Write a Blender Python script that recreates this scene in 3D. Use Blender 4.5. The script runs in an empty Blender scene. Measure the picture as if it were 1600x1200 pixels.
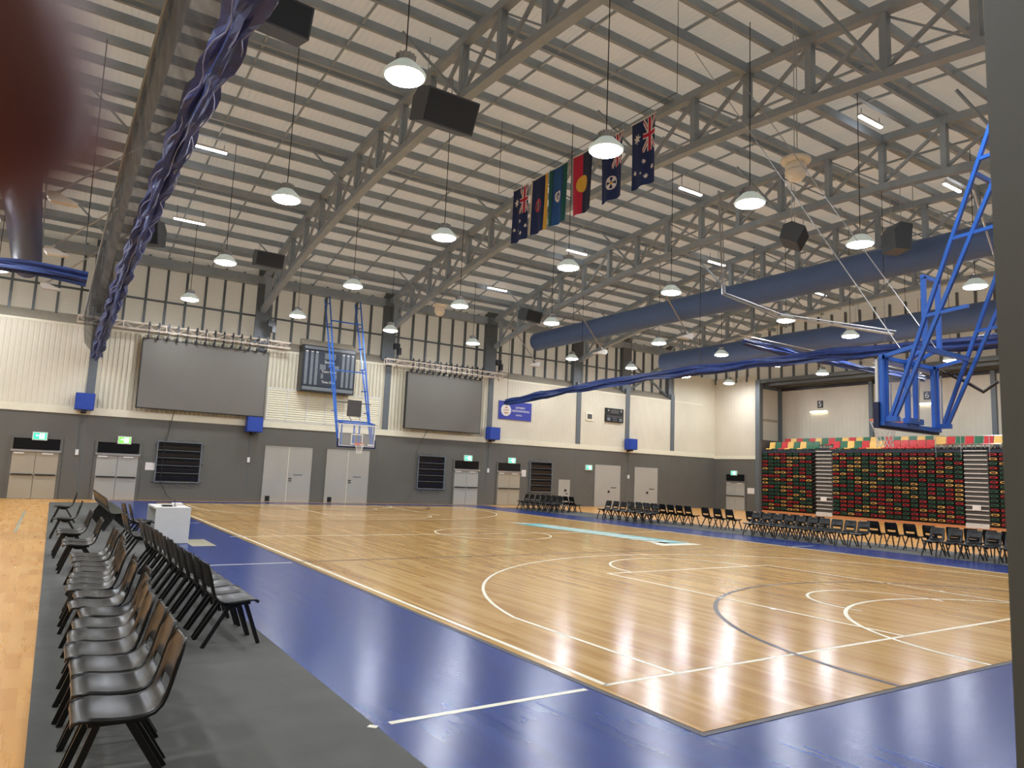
import bpy, math, random
from mathutils import Vector, Matrix
random.seed(7)
PI = math.pi
S = bpy.context.scene
COL = S.collection

# ------------------------------------------------------------------ materials
def lin(c):
    return tuple(((x/255.)/12.92 if x/255. <= .04045 else ((x/255.+.055)/1.055)**2.4) for x in c)

def mat(name, rgb, rough=.5, metal=0., var=.08, scale=6., bump=0., coat=0., spec=.5, emit=None, estr=0., alpha=1., trans=0.):
    m = bpy.data.materials.new(name); m.use_nodes = True
    nt = m.node_tree; b = nt.nodes['Principled BSDF']
    c = lin(rgb)
    tc = nt.nodes.new('ShaderNodeTexCoord')
    nz = nt.nodes.new('ShaderNodeTexNoise'); nz.inputs['Scale'].default_value = scale; nz.inputs['Detail'].default_value = 4
    nt.links.new(tc.outputs['Object'], nz.inputs['Vector'])
    r = nt.nodes.new('ShaderNodeValToRGB')
    r.color_ramp.elements[0].position = .3; r.color_ramp.elements[1].position = .7
    r.color_ramp.elements[0].color = tuple(x*(1-var) for x in c)+(1,)
    r.color_ramp.elements[1].color = tuple(min(1, x*(1+var)) for x in c)+(1,)
    nt.links.new(nz.outputs['Fac'], r.inputs['Fac']); nt.links.new(r.outputs['Color'], b.inputs['Base Color'])
    b.inputs['Roughness'].default_value = rough; b.inputs['Metallic'].default_value = metal
    b.inputs['Coat Weight'].default_value = coat; b.inputs['Specular IOR Level'].default_value = spec
    b.inputs['Alpha'].default_value = alpha; b.inputs['Transmission Weight'].default_value = trans
    if emit:
        b.inputs['Emission Color'].default_value = lin(emit)+(1,); b.inputs['Emission Strength'].default_value = estr
    if bump:
        bp = nt.nodes.new('ShaderNodeBump'); bp.inputs['Strength'].default_value = bump; bp.inputs['Distance'].default_value = .01
        nt.links.new(nz.outputs['Fac'], bp.inputs['Height']); nt.links.new(bp.outputs['Normal'], b.inputs['Normal'])
    return m

def ribbed(name, rgb, pitch, axis, rough=.5, depth=.02, strength=.6, var=.05):
    """profiled sheet: ribs of the given pitch across one axis"""
    m = mat(name, rgb, rough, var=var, scale=.6)
    nt = m.node_tree; b = nt.nodes['Principled BSDF']
    tc = nt.nodes.new('ShaderNodeTexCoord'); sp = nt.nodes.new('ShaderNodeSeparateXYZ')
    nt.links.new(tc.outputs['Object'], sp.inputs[0])
    d = nt.nodes.new('ShaderNodeMath'); d.operation = 'DIVIDE'; d.inputs[1].default_value = pitch
    nt.links.new(sp.outputs[axis], d.inputs[0])
    f = nt.nodes.new('ShaderNodeMath'); f.operation = 'FRACT'; nt.links.new(d.outputs[0], f.inputs[0])
    r = nt.nodes.new('ShaderNodeValToRGB'); e = r.color_ramp.elements
    e[0].position = .0; e[0].color = (1, 1, 1, 1); e[1].position = .62; e[1].color = (1, 1, 1, 1)
    a = e.new(.74); a.color = (0, 0, 0, 1); a = e.new(.88); a.color = (0, 0, 0, 1); a = e.new(1.); a.color = (1, 1, 1, 1)
    nt.links.new(f.outputs[0], r.inputs['Fac'])
    bp = nt.nodes.new('ShaderNodeBump'); bp.inputs['Strength'].default_value = strength; bp.inputs['Distance'].default_value = depth
    nt.links.new(r.outputs['Color'], bp.inputs['Height']); nt.links.new(bp.outputs['Normal'], b.inputs['Normal'])
    return m

def planks(name, cols, w, L, rough, tint=.5, coat=.0, bump=.15, seam=.75, anis=0.):
    m = bpy.data.materials.new(name); m.use_nodes = True
    nt = m.node_tree; b = nt.nodes['Principled BSDF']; N = nt.nodes.new
    tc = N('ShaderNodeTexCoord'); mp = N('ShaderNodeMapping'); mp.inputs['Rotation'].default_value = (0, 0, PI/2)
    nt.links.new(tc.outputs['Object'], mp.inputs['Vector'])
    br = N('ShaderNodeTexBrick'); br.offset = .37; br.offset_frequency = 2; br.squash = 1
    br.inputs['Scale'].default_value = 1; br.inputs['Brick Width'].default_value = L; br.inputs['Row Height'].default_value = w
    br.inputs['Mortar Size'].default_value = .0; br.inputs['Mortar Smooth'].default_value = .2; br.inputs['Bias'].default_value = 0
    br.inputs['Color1'].default_value = (0, 0, 0, 1); br.inputs['Color2'].default_value = (1, 1, 1, 1); br.inputs['Mortar'].default_value = (.5, .5, .5, 1)
    nt.links.new(mp.outputs[0], br.inputs['Vector'])
    st = N('ShaderNodeMapping'); st.inputs['Scale'].default_value = (7, .5, 1)
    nt.links.new(tc.outputs['Object'], st.inputs['Vector'])
    gr = N('ShaderNodeTexNoise'); gr.inputs['Scale'].default_value = 1.6; gr.inputs['Detail'].default_value = 5
    nt.links.new(st.outputs[0], gr.inputs['Vector'])
    mx = N('ShaderNodeMix'); mx.data_type = 'FLOAT'; mx.inputs[0].default_value = .45
    nt.links.new(br.outputs['Color'], mx.inputs[2]); nt.links.new(gr.outputs['Fac'], mx.inputs[3])
    r = N('ShaderNodeValToRGB'); e = r.color_ramp.elements
    e[0].position = .2; e[0].color = lin(cols[0])+(1,); e[1].position = .8; e[1].color = lin(cols[2])+(1,)
    a = e.new(.5); a.color = lin(cols[1])+(1,)
    nt.links.new(mx.outputs[0], r.inputs['Fac'])
    nt.links.new(r.outputs['Color'], b.inputs['Base Color'])
    rr = N('ShaderNodeMapRange'); rr.inputs['To Min'].default_value = rough*.8; rr.inputs['To Max'].default_value = rough*1.25
    nt.links.new(gr.outputs['Fac'], rr.inputs['Value']); nt.links.new(rr.outputs[0], b.inputs['Roughness'])
    b.inputs['Coat Weight'].default_value = coat; b.inputs['Coat Roughness'].default_value = .12; b.inputs['Specular IOR Level'].default_value = .42
    if bump <= 0: return m
    bp = N('ShaderNodeBump'); bp.inputs['Strength'].default_value = bump; bp.inputs['Distance'].default_value = .002
    nt.links.new(mx.outputs[0], bp.inputs['Height']); nt.links.new(bp.outputs['Normal'], b.inputs['Normal'])
    return m

M = {}
M['court'] = planks('court_wood', ((168, 124, 62), (186, 145, 80), (202, 164, 102)), .083, 1.9, .175, bump=.02)
M['outer'] = planks('outer_wood', ((198, 140, 68), (208, 152, 80), (218, 166, 96)), .12, .6, .28, bump=.0)
M['blue'] = planks('blue_paint', ((10, 45, 112), (10, 48, 118), (12, 52, 124)), .115, 1.9, .22, bump=.0)
M['mat'] = mat('grey_mat', (84, 84, 79), .85, var=.14, scale=2.2, bump=.1)
M['line'] = mat('white_line', (232, 228, 205), .3, var=.03)
M['dline'] = mat('dark_line', (38, 24, 32), .3, var=.05)
M['cyan'] = mat('cyan_print', (70, 172, 182), .35, var=.06)
M['tan'] = mat('tan_tile', (150, 145, 118), .6, var=.1, scale=9)
M['edge'] = mat('court_edge', (52, 46, 48), .4)
M['steel'] = mat('grey_steel', (158, 171, 182), .45, var=.08, scale=2.)
M['steel_d'] = mat('column_paint', (98, 105, 108), .45, var=.06)
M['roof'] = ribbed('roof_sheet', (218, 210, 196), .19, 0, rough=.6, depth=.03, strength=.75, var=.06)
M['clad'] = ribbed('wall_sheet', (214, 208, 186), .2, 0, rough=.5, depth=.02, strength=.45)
M['clad_f'] = ribbed('wall_sheet_bold', (214, 208, 184), .2, 0, rough=.5, depth=.05, strength=1.)
M['clad_y'] = ribbed('side_wall_sheet', (208, 200, 180), .3, 1, rough=.5, depth=.015, strength=.4)
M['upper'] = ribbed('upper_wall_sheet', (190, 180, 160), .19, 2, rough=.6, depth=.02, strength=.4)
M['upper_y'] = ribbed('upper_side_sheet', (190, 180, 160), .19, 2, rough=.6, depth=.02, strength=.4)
M['cap'] = mat('wall_cap', (165, 156, 138), .6, var=.05)
M['trim'] = mat('cream_trim', (226, 222, 198), .4, var=.03)
M['greywall'] = mat('dark_grey_wall', (96, 95, 88), .55, var=.04, scale=1.2)
M['door'] = mat('grey_door', (168, 166, 156), .45, var=.03, scale=1.)
M['door_b'] = mat('beige_door', (164, 156, 136), .45, var=.03, scale=1.)
M['black'] = mat('black_paint', (26, 26, 28), .35, var=.1)
M['void'] = mat('dark_glass', (16, 16, 20), .15, var=.1)
M['metal'] = mat('bright_metal', (190, 190, 190), .3, metal=.9, var=.05)
M['white'] = mat('white_paint', (225, 225, 218), .4, var=.03)
M['alu'] = mat('white_truss', (215, 205, 190), .4, var=.06)
M['screen'] = mat('grey_screen', (108, 106, 98), .55, var=.05, scale=.5)
M['bluebox'] = mat('blue_box', (30, 66, 160), .5, var=.06)
M['bluesteel'] = mat('blue_steel', (46, 106, 200), .32, var=.05, scale=3)
M['duct'] = mat('blue_duct', (88, 112, 154), .65, var=.05, scale=1.4, bump=.2)
M['duct_d'] = mat('navy_duct', (66, 68, 104), .55, var=.06, scale=1.4, bump=.2)
M['cloth'] = mat('blue_curtain', (34, 56, 126), .5, var=.3, scale=5)
M['cloth_e'] = mat('curtain_hem', (128, 142, 190), .5, var=.2, scale=5)
M['cloth_b'] = mat('bright_blue_curtain', (30, 54, 112), .5, var=.3, scale=5)
M['plastic'] = mat('black_plastic', (20, 20, 20), .3, var=.12, scale=11, bump=.04)
M['leg'] = mat('black_leg', (18, 18, 18), .4)
M['speaker'] = mat('speaker_paint', (88, 98, 110), .6, var=.06)
M['grille'] = mat('speaker_grille', (52, 62, 74), .7, var=.08, scale=30)
M['dome'] = mat('cream_dome', (236, 228, 208), .4, var=.04)
M['padding'] = mat('navy_padding', (18, 26, 66), .5)
M['orange'] = mat('rim_orange', (226, 96, 40), .4)
M['net'] = mat('net_cord', (225, 222, 215), .7)
M['red'] = mat('seat_red', (196, 44, 46), .38, var=.08, scale=3)
M['green'] = mat('seat_green', (46, 104, 72), .38, var=.08, scale=3)
M['yellow'] = mat('seat_yellow', (232, 188, 100), .38, var=.08, scale=3)
M['red_in'] = mat('seat_red_inner', (90, 22, 26), .5)
M['green_in'] = mat('seat_green_inner', (24, 42, 36), .5)
M['yellow_in'] = mat('seat_yellow_inner', (110, 60, 30), .5)
M['stand_dark'] = mat('stand_dark', (40, 36, 33), .6)
M['stand_grey'] = mat('stand_grey', (78, 76, 74), .5)
M['nosing'] = mat('step_nosing', (205, 200, 188), .4)
M['brown'] = mat('brown_edge', (196, 128, 76), .5)
M['navyboard'] = mat('navy_board', (40, 48, 60), .35)
M['stripboard'] = mat('grey_strip', (110, 118, 122), .4)
M['banner'] = mat('blue_banner', (52, 62, 160), .5)
M['skin'] = mat('skin', (140, 88, 82), .5, var=.12, scale=60, bump=.1)
M['nail'] = mat('nail', (196, 130, 118), .3)
M['pillar'] = mat('pillar_paint', (84, 86, 78), .5, var=.04, scale=2)
M['refl'] = mat('lamp_housing', (185, 190, 180), .35, metal=.2, emit=(220, 235, 225), estr=.25)
M['lamp'] = mat('lamp_lens', (255, 255, 255), .5, var=0., emit=(240, 245, 255), estr=120.)
M['batten'] = mat('batten_tube', (255, 255, 255), .5, var=0., emit=(250, 252, 255), estr=9.)
M['wallbatten'] = mat('wall_tube', (255, 255, 255), .5, var=0., emit=(255, 250, 225), estr=5.)
M['exit'] = mat('exit_face', (40, 190, 140), .4, var=0., emit=(70, 215, 160), estr=1.1)
M['exit_g'] = mat('exit_face_green', (90, 200, 60), .4, var=0., emit=(120, 215, 90), estr=1.1)
M['exit_w'] = mat('exit_symbol', (240, 255, 245), .4, var=0., emit=(235, 255, 245), estr=1.6)
M['glass'] = mat('backboard_glass', (235, 240, 240), .03, var=0., alpha=.12)
M['cable'] = mat('dark_cable', (34, 32, 30), .5)
M['paper'] = mat('paper', (225, 220, 212), .6)
FC = {'navy': (28, 46, 92), 'white': (232, 228, 226), 'red': (196, 40, 72), 'gold': (232, 186, 72), 'green': (24, 96, 92),
      'tblue': (36, 88, 150), 'blk': (38, 46, 72), 'rose': (190, 70, 84), 'cream': (228, 214, 180)}
for k, v in FC.items(): M['f_'+k] = mat('flag_'+k, v, .8, var=.05, scale=4)

def netmat():
    m = bpy.data.materials.new('mesh_net'); m.use_nodes = True; nt = m.node_tree; b = nt.nodes['Principled BSDF']
    b.inputs['Base Color'].default_value = lin((44, 46, 50))+(1,); b.inputs['Roughness'].default_value = .8
    tc = nt.nodes.new('ShaderNodeTexCoord'); nz = nt.nodes.new('ShaderNodeTexNoise'); nz.inputs['Scale'].default_value = 1.1
    nt.links.new(tc.outputs['Object'], nz.inputs['Vector'])
    r = nt.nodes.new('ShaderNodeMapRange'); r.inputs['From Min'].default_value = .35; r.inputs['From Max'].default_value = .65
    r.inputs['To Min'].default_value = .5; r.inputs['To Max'].default_value = .78
    nt.links.new(nz.outputs['Fac'], r.inputs['Value']); nt.links.new(r.outputs[0], b.inputs['Alpha'])
    return m
M['mesh'] = netmat()
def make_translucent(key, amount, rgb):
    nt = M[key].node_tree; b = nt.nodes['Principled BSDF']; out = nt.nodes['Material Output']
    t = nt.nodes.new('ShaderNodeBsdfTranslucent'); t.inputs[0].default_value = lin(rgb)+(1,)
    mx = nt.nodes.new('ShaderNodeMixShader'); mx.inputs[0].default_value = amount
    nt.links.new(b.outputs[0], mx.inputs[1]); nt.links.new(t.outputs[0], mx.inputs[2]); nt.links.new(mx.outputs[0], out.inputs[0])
make_translucent('roof', .45, (230, 219, 203)); make_translucent('upper', .4, (226, 212, 190)); make_translucent('upper_y', .4, (226, 212, 190))  # sheets made translucent so added daylight from the world brightens the ceiling

# ------------------------------------------------------------------ mesh builder
class MB:
    def __init__(s): s.V = []; s.F = []; s.I = []
    def add(s, vs, fs, m=0):
        n = len(s.V); s.V += [tuple(v) for v in vs]
        for f in fs: s.F.append(tuple(n+i for i in f)); s.I.append(m)
        return s
    def box(s, x0, x1, y0, y1, z0, z1, m=0):
        v = [(x, y, z) for z in (z0, z1) for y in (y0, y1) for x in (x0, x1)]
        return s.add(v, [(0, 2, 3, 1), (4, 5, 7, 6), (0, 1, 5, 4), (2, 6, 7, 3), (0, 4, 6, 2), (1, 3, 7, 5)], m)
    def beam(s, a, b, w, h, m=0, up=(0, 0, 1)):
        a = Vector(a); b = Vector(b); d = (b-a).normalized(); u = Vector(up)
        if abs(d.dot(u)) > .98: u = Vector((0, 1, 0))
        r = d.cross(u).normalized(); u = r.cross(d).normalized()
        v = [p+r*(sx*w/2)+u*(sy*h/2) for p in (a, b) for sy in (-1, 1) for sx in (-1, 1)]
        return s.add(v, [(0, 1, 3, 2), (4, 6, 7, 5), (0, 4, 5, 1), (2, 3, 7, 6), (0, 2, 6, 4), (1, 5, 7, 3)], m)
    def tube(s, a, b, r, n=8, r2=None, m=0, cap=True):
        a = Vector(a); b = Vector(b); d = (b-a).normalized()
        u = Vector((0, 0, 1)) if abs(d.z) < .95 else Vector((1, 0, 0))
        x = d.cross(u).normalized(); y = x.cross(d); r2 = r if r2 is None else r2
        v = []
        for p, rr in ((a, r), (b, r2)):
            for i in range(n):
                t = 2*PI*i/n; v.append(p+x*(rr*math.cos(t))+y*(rr*math.sin(t)))
        f = [(i, (i+1) % n, n+(i+1) % n, n+i) for i in range(n)]
        if cap: f += [tuple(range(n-1, -1, -1)), tuple(range(n, 2*n))]
        return s.add(v, f, m)
    def path(s, pts, r, n=6, m=0):
        pts = [Vector(p) for p in pts]; rs = r if isinstance(r, (list, tuple)) else [r]*len(pts)
        v = []; px = None
        for i, p in enumerate(pts):
            d = (pts[min(i+1, len(pts)-1)]-pts[max(i-1, 0)]).normalized()
            if px is None: px = d.cross(Vector((0, 0, 1)) if abs(d.z) < .95 else Vector((1, 0, 0))).normalized()
            x = (px-d*px.dot(d)).normalized(); y = d.cross(x); px = x
            for k in range(n):
                t = 2*PI*k/n; v.append(p+x*(rs[i]*math.cos(t))+y*(rs[i]*math.sin(t)))
        f = [(i*n+k, i*n+(k+1) % n, (i+1)*n+(k+1) % n, (i+1)*n+k) for i in range(len(pts)-1) for k in range(n)]
        f += [tuple(range(n-1, -1, -1)), tuple((len(pts)-1)*n+k for k in range(n))]
        return s.add(v, f, m)
    def lathe(self, prof, c=(0, 0, 0), n=20, m=0, s=1.):
        v = []; prof = [(a*s, b*s) for a, b in prof]; s = self
        for r, z in prof:
            for k in range(n):
                t = 2*PI*k/n; v.append((c[0]+r*math.cos(t), c[1]+r*math.sin(t), c[2]+z))
        f = [(i*n+k, i*n+(k+1) % n, (i+1)*n+(k+1) % n, (i+1)*n+k) for i in range(len(prof)-1) for k in range(n)]
        if prof[0][0] > 1e-6: f.append(tuple(range(n-1, -1, -1)))
        if prof[-1][0] > 1e-6: f.append(tuple((len(prof)-1)*n+k for k in range(n)))
        return s.add(v, f, m)
    def prism(s, poly, a0, a1, axis='y', m=0):
        """poly in the plane across the axis, extruded from a0 to a1"""
        def P(q, a): return {'y': (q[0], a, q[1]), 'x': (a, q[0], q[1]), 'z': (q[0], q[1], a)}[axis]
        n = len(poly); v = [P(q, a0) for q in poly]+[P(q, a1) for q in poly]
        return s.add(v, [tuple(range(n-1, -1, -1)), tuple(range(n, 2*n))]+[(i, (i+1) % n, n+(i+1) % n, n+i) for i in range(n)], m)
    def mesh(s, name, mats, smooth=False):
        me = bpy.data.meshes.new(name); me.from_pydata(s.V, [], s.F)
        for m in (mats if isinstance(mats, (list, tuple)) else [mats]): me.materials.append(M[m] if isinstance(m, str) else m)
        me.polygons.foreach_set('material_index', s.I)
        if smooth: me.polygons.foreach_set('use_smooth', [True]*len(s.F))
        me.update()
        import bmesh
        if len(s.F) < 20000:
            bm = bmesh.new(); bm.from_mesh(me); bmesh.ops.recalc_face_normals(bm, faces=bm.faces); bm.to_mesh(me); bm.free()
        return me
    def build(s, name, mats, parent=None, smooth=False, **tags):
        return put(name, s.mesh(name, mats, smooth), parent, **tags)

def put(name, data, parent=None, loc=None, rz=None, label=None, cat=None, group=None, kind=None):
    o = bpy.data.objects.new(name, data); COL.objects.link(o)
    if parent: o.parent = parent
    if loc: o.location = loc
    if rz is not None: o.rotation_euler = (0, 0, rz)
    tag(o, label, cat, group, kind); return o
def tag(o, label=None, cat=None, group=None, kind=None):
    if label: o['label'] = label
    if cat: o['category'] = cat
    if group: o['group'] = group
    if kind: o['kind'] = kind
def thing(name, label, cat, loc=(0, 0, 0), rz=0, group=None):
    return put(name, None, None, loc, rz, label, cat, group)
def dup(o, loc, rz=0, label=None, group=None):
    def cp(a, par):
        c = a.copy(); COL.objects.link(c); c.parent = par
        for ch in a.children: cp(ch, c)
        return c
    r = cp(o, None); r.location = loc; r.rotation_euler = (0, 0, rz)
    if label: r['label'] = label
    if group: r['group'] = group
    return r
def text(body, size, m, parent, pos, rot, depth=.004, align='CENTER', name='lettering', sx=1.):
    cu = bpy.data.curves.new('t', 'FONT'); cu.body = body; cu.size = size; cu.extrude = depth; cu.align_x = align; cu.align_y = 'CENTER'
    t = bpy.data.objects.new('t', cu); COL.objects.link(t)
    me = bpy.data.meshes.new_from_object(t); bpy.data.objects.remove(t); me.materials.clear(); me.materials.append(M[m])
    o = put(name, me, parent); o.location = pos; o.rotation_euler = rot; o.scale = (sx, 1, 1); return o
FACE_Y = (PI/2, 0, 0)            # readable when looking towards +Y
FACE_X = (PI/2, 0, -PI/2)        # readable when looking towards +X
ORD = ['first', 'second', 'third', 'fourth', 'fifth', 'sixth', 'seventh', 'eighth', 'ninth', 'tenth', 'eleventh', 'twelfth', 'thirteenth',
       'fourteenth', 'fifteenth', 'sixteenth', 'seventeenth', 'eighteenth', 'nineteenth', 'twentieth']

YW = 31.2      # far wall
XR = 37.4      # right wall
XL = -17.      # left wall
YN = -7.4      # near wall

# ------------------------------------------------------------------ floor
fl = MB().box(XL, 40.3, YN, YW, -.2, 0).build('floor', 'outer', kind='structure')
def flat(name, x0, x1, y0, y1, z, m, t=.002): return MB().box(x0, x1, y0, y1, z-t, z).build(name, m, fl)
flat('painted_border', -2.25, 17.3, YN+.05, 30.75, .003, 'blue', .003)
flat('court_edge_strip', -.19, 15.19, -1.31, 29.31, .006, 'edge', .003)
flat('court_surface', -.125, 15.125, -1.25, 29.25, .009, 'court', .003)
ZL = .0105; LW = .05
def ring(name, cx, cy, r, m, w=LW, a0=0, a1=360, z=ZL):
    mb = MB(); n = max(12, int(abs(a1-a0)/3)); v = []; 
    for i in range(n+1):
        t = math.radians(a0+(a1-a0)*i/n)
        for rr in (r-w/2, r+w/2): v.append((cx+rr*math.cos(t), cy+rr*math.sin(t), z))
    mb.add(v, [(2*i, 2*i+1, 2*i+3, 2*i+2) for i in range(n)])
    return mb.build(name, m, fl)
def line(name, x0, y0, x1, y1, m='line', w=LW, z=ZL):
    return MB().beam((x0, y0, z-.0005), (x1, y1, z-.0005), w, .001).build(name, m, fl)
line('sideline', .0, 0, .0, 28, z=ZL, w=.06); line('sideline', 15., 0, 15., 28, w=.06)
for s, y0 in ((1, 0), (-1, 28)):
    line('baseline', -.02, y0, 15.02, y0)
    for x in (.9, 14.1): line('three_point_line', x, y0, x, y0+s*2.87)
    a = math.degrees(math.asin((2.865-1.575)/6.725))
    if s > 0: ring('three_point_arc', 7.5, 1.575, 6.725, 'line', a0=a, a1=180-a)
    else: ring('three_point_arc', 7.5, 28-1.575, 6.725, 'line', a0=180+a, a1=360-a)
    for x in (5.05, 9.95): line('key_line', x, y0, x, y0+s*5.8, w=.05)
    line('free_throw_line', 5.05, y0+s*5.8, 9.95, y0+s*5.8)
    if s > 0: ring('free_throw_arc', 7.5, 5.8, 1.8, 'line', a0=0, a1=180)
    else: ring('free_throw_arc', 7.5, 22.2, 1.8, 'line', a0=180, a1=360)
    if s > 0: ring('no_charge_arc', 7.5, 1.575, 1.25, 'line', a0=-12, a1=192, w=.05)
    else: ring('no_charge_arc', 7.5, 26.425, 1.25, 'line', a0=168, a1=372, w=.05)
    yg = -1.25 if s > 0 else 29.25
    a0, a1 = (0, 180) if s > 0 else (180, 360)
    ring('goal_circle', 7.5, yg, 4.9, 'dline', a0=a0, a1=a1, w=.065, z=ZL+.001)
    ring('shooting_arc', 7.5, yg, 3.05, 'line', a0=a0, a1=a1, w=.06, z=ZL+.001)
    line('third_line', -.12, 14-s*5.083, 15.12, 14-s*5.083, 'dline', w=.06, z=ZL+.001)
    for x in (5.05, 9.95):
        for q in (1.95, 2.95): line('lane_mark', x-.09 if x < 7 else x-.02, y0+s*q, x+.02 if x < 7 else x+.09, y0+s*q, w=.09 if q < 2 else .05, z=ZL+.0012)
line('halfway_line', -.3, 14, 15.3, 14)
ring('centre_circle', 7.5, 14, 1.8, 'line'); ring('netball_circle', 7.5, 14, .45, 'dline', w=.04, z=ZL+.001)
line('team_area_line', -2.13, -.04, -.24, -.01, z=.005, w=.06); line('team_area_line', -2.2, 8.84, -.24, 8.87, z=.005)
line('team_area_line', -1.9, 18.3, -.24, 18.4, z=.005); line('team_area_line', 15.25, 8.9, 16.4, 8.95, z=.005, w=.04)
line('tape_mark', -2.3, -.05, -2.25, -.1, z=.014, w=.05)
line('seam_strip', -4.72, 23.5, -4.8, 15.8, 'tan', z=.0015, w=.07)
flat('tan_tile', -1.5, -1.0, 12.0, 13.5, .0055, 'tan', .002)
mb = MB(); z = ZL+.002
mb.add([(10.8, 17.7, z), (11.9, 17.7, z), (12.35, 10.4, z), (11.3, 10.4, z)], [(0, 1, 2, 3)], 0)
mb.add([(10.7, 18.4, z), (11.9, 17.7, z), (11.2, 17.5, z)], [(0, 1, 2)], 1)
mb.add([(11.5, 11.5, z), (10.75, 10.2, z), (10.7, 9.9, z), (12.3, 9.9, z), (12.2, 10.5, z), (11.6, 10.5, z)], [(0, 1, 2, 3, 4, 5)], 1)
for i in range(11):
    y = 17.0-i*.58; mb.add([(11.1, y, z+.003), (11.15, y-.3, z+.003), (12.0, y-.46, z+.003), (11.95, y-.2, z+.003)], [(0, 1, 2, 3)], 1)
mb.build('printed_logo', ['cyan', 'line'], fl)
MB().prism([(-4.47, -7), (-2.25, -7), (-2.25, 28.6), (-4.0, 28.6)], .0, .012, 'z').build('floor_mat', 'mat', label='long grey mat under the two left rows of black chairs', cat='mat')
MB().box(17.3, 20.1, -1., 28.6, .0, .012).build('floor_mat', 'mat', label='long grey mat under the chairs across the court', cat='mat')

# ------------------------------------------------------------------ roof
def zb(y): return 11.95-.0066*(y-12)**2          # bottom chord
def zt(y): return 13.62-.0066*(y-12)**2          # top chord
def zr(y): return 14.02-.0066*(y-12)**2          # roof sheet
ys = [YN-.4+i*(YW+1.2-YN+.4)/48 for i in range(49)]
mb = MB(); v = []
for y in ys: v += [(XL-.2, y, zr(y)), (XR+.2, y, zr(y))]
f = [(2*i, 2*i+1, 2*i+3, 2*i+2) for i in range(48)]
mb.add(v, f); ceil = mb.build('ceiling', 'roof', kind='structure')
PY = []; y = YN+.3; k = 0
while y < YW+.5:
    PY.append(y)
    if k % 4 == 2: PY.append(y+.32)
    y += 1.22; k += 1
for y in PY:
    z = zr(y)-.02
    MB().box(XL, XR, y-.035, y+.035, z-.24, z).box(XL, XR, y-.035, y+.075, z-.255, z-.24).build('purlin', 'steel', ceil)
TX = [-16.6, -9.8, -2.9, 4.1, 11.05, 17.9, 24.5, 31.2]
for i in range(len(TX)-1):
    for fr in (.36, .64):
        x = TX[i]+(TX[i+1]-TX[i])*fr
        mb = MB()
        for a in range(len(ys)-1):
            mb.beam((x, ys[a], zr(ys[a])-.2), (x, ys[a+1], zr(ys[a+1])-.2), .05, .07)
        mb.build('bridging_rod', 'steel', ceil)
# roof trusses
V0 = 1.38
VY = [V0+1.955*i for i in range(-4, 16)]
where = ['leftmost, partly hidden by the finger', 'left of the hanging curtain, mostly hidden', 'directly above the left blue curtain bundle',
         'left of the far hoop, meeting the left big screen', 'behind the row of hanging flags, by the second screen',
         'above the right blue curtain bundle', 'beyond the big blue duct', 'farthest right before the seating stand']
for ti, x in enumerate(TX):
    t = thing('roof_truss', 'arched grey steel roof truss, '+where[ti], 'roof truss', (x, 12, 0), group='arched roof trusses')
    pts = [YN+.1]+VY+[YW+.3]
    bc = MB(); tp = MB()
    for a, b in zip(pts[:-1], pts[1:]):
        bc.beam((0, a-12, zb(a)), (0, b-12, zb(b)), .27, .22)
        tp.beam((0, a-12, zt(a)), (0, b-12, zt(b)), .25, .24)
    bc.build('bottom_chord', 'steel', t); tp.build('top_chord', 'steel', t)
    for i, y in enumerate(VY):
        if y > YW-.3: continue
        MB().box(-.1, .1, y-12-.09, y-12+.09, zb(y)+.1, zt(y)-.1).build('post', 'steel', t)
        if i+1 < len(VY):
            y2 = VY[i+1]
            if y2 > YW-.1: continue
            MB().beam((0, y-12, zt(y)-.15), (0, y2-12, zb(y2)+.15), .09, .09).build('brace', 'steel', t)
            MB().beam((.06, y-12, zb(y)+.15), (.06, y2-12, zt(y2)-.15), .05, .05).build('brace', 'steel', t)
# longitudinal ties and fly braces between the trusses
for yi, y in enumerate((7.24, 22.9)):
    for i in range(len(TX)-1):
        MB().beam((TX[i]+.14, y, zt(y)-.05), (TX[i+1]-.14, y, zt(y)-.05), .2, .28).build('tie_beam', 'steel',
            label='grey steel tie beam across the roof, %s, %s bay from the left' % (('nearer one', 'farther one')[yi], ORD[i]), cat='beam', group='roof tie beams')
for i in range(2, len(TX)):
    for y in (3.33, 11.1, 19., 27.):
        for sx in ((-1, 1) if i < 6 else (-1,)):
            MB().beam((TX[i]+sx*.13, y, zb(y)+.05), (TX[i]+sx*1.5, y+.9, zr(y+.9)-.26), .07, .07).build('fly_brace', 'steel', ceil)

# ------------------------------------------------------------------ far wall
wf = MB().box(XL, XR, YW, YW+.3, 0, 3.78).build('wall_far', 'greywall', kind='structure')
CX = [(-16.9, 0), (-9.9, 0), (-2.95, 1), (4.15, 1), (11.0, 1), (17.65, 1), (24.4, 1), (28.65, 1), (32.95, 1)]
edges = [XL]+[c[0] for c in CX[1:]]+[XR]
for a, b in zip(edges[:-1], edges[1:]):
    bold = (-3.5 < a < 5 or 10 < a < 17)
    MB().box(a+.17 if a > XL else a, b-.17 if b < XR else b, YW, YW+.28, 3.78, 7.6 if b < XR else 9.6).build('cladding', 'clad_f' if bold else 'clad', wf)
MB().box(XL, XR, YW-.05, YW, 3.66, 3.98).build('trim_1', 'trim', kind='structure')
cap = MB(); cap.prism([(YW, 7.58), (YW+.7, 8.12), (YW+.7, 7.5), (YW, 7.5)], XL, 36.1, 'x').build('trim_2', 'cap', kind='structure')
MB().box(XL, 36.1, YW-.02, YW+.03, 7.5, 7.6).build('trim_3', 'trim', kind='structure')
for n, zz in ((0, 9.3),): pass
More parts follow.
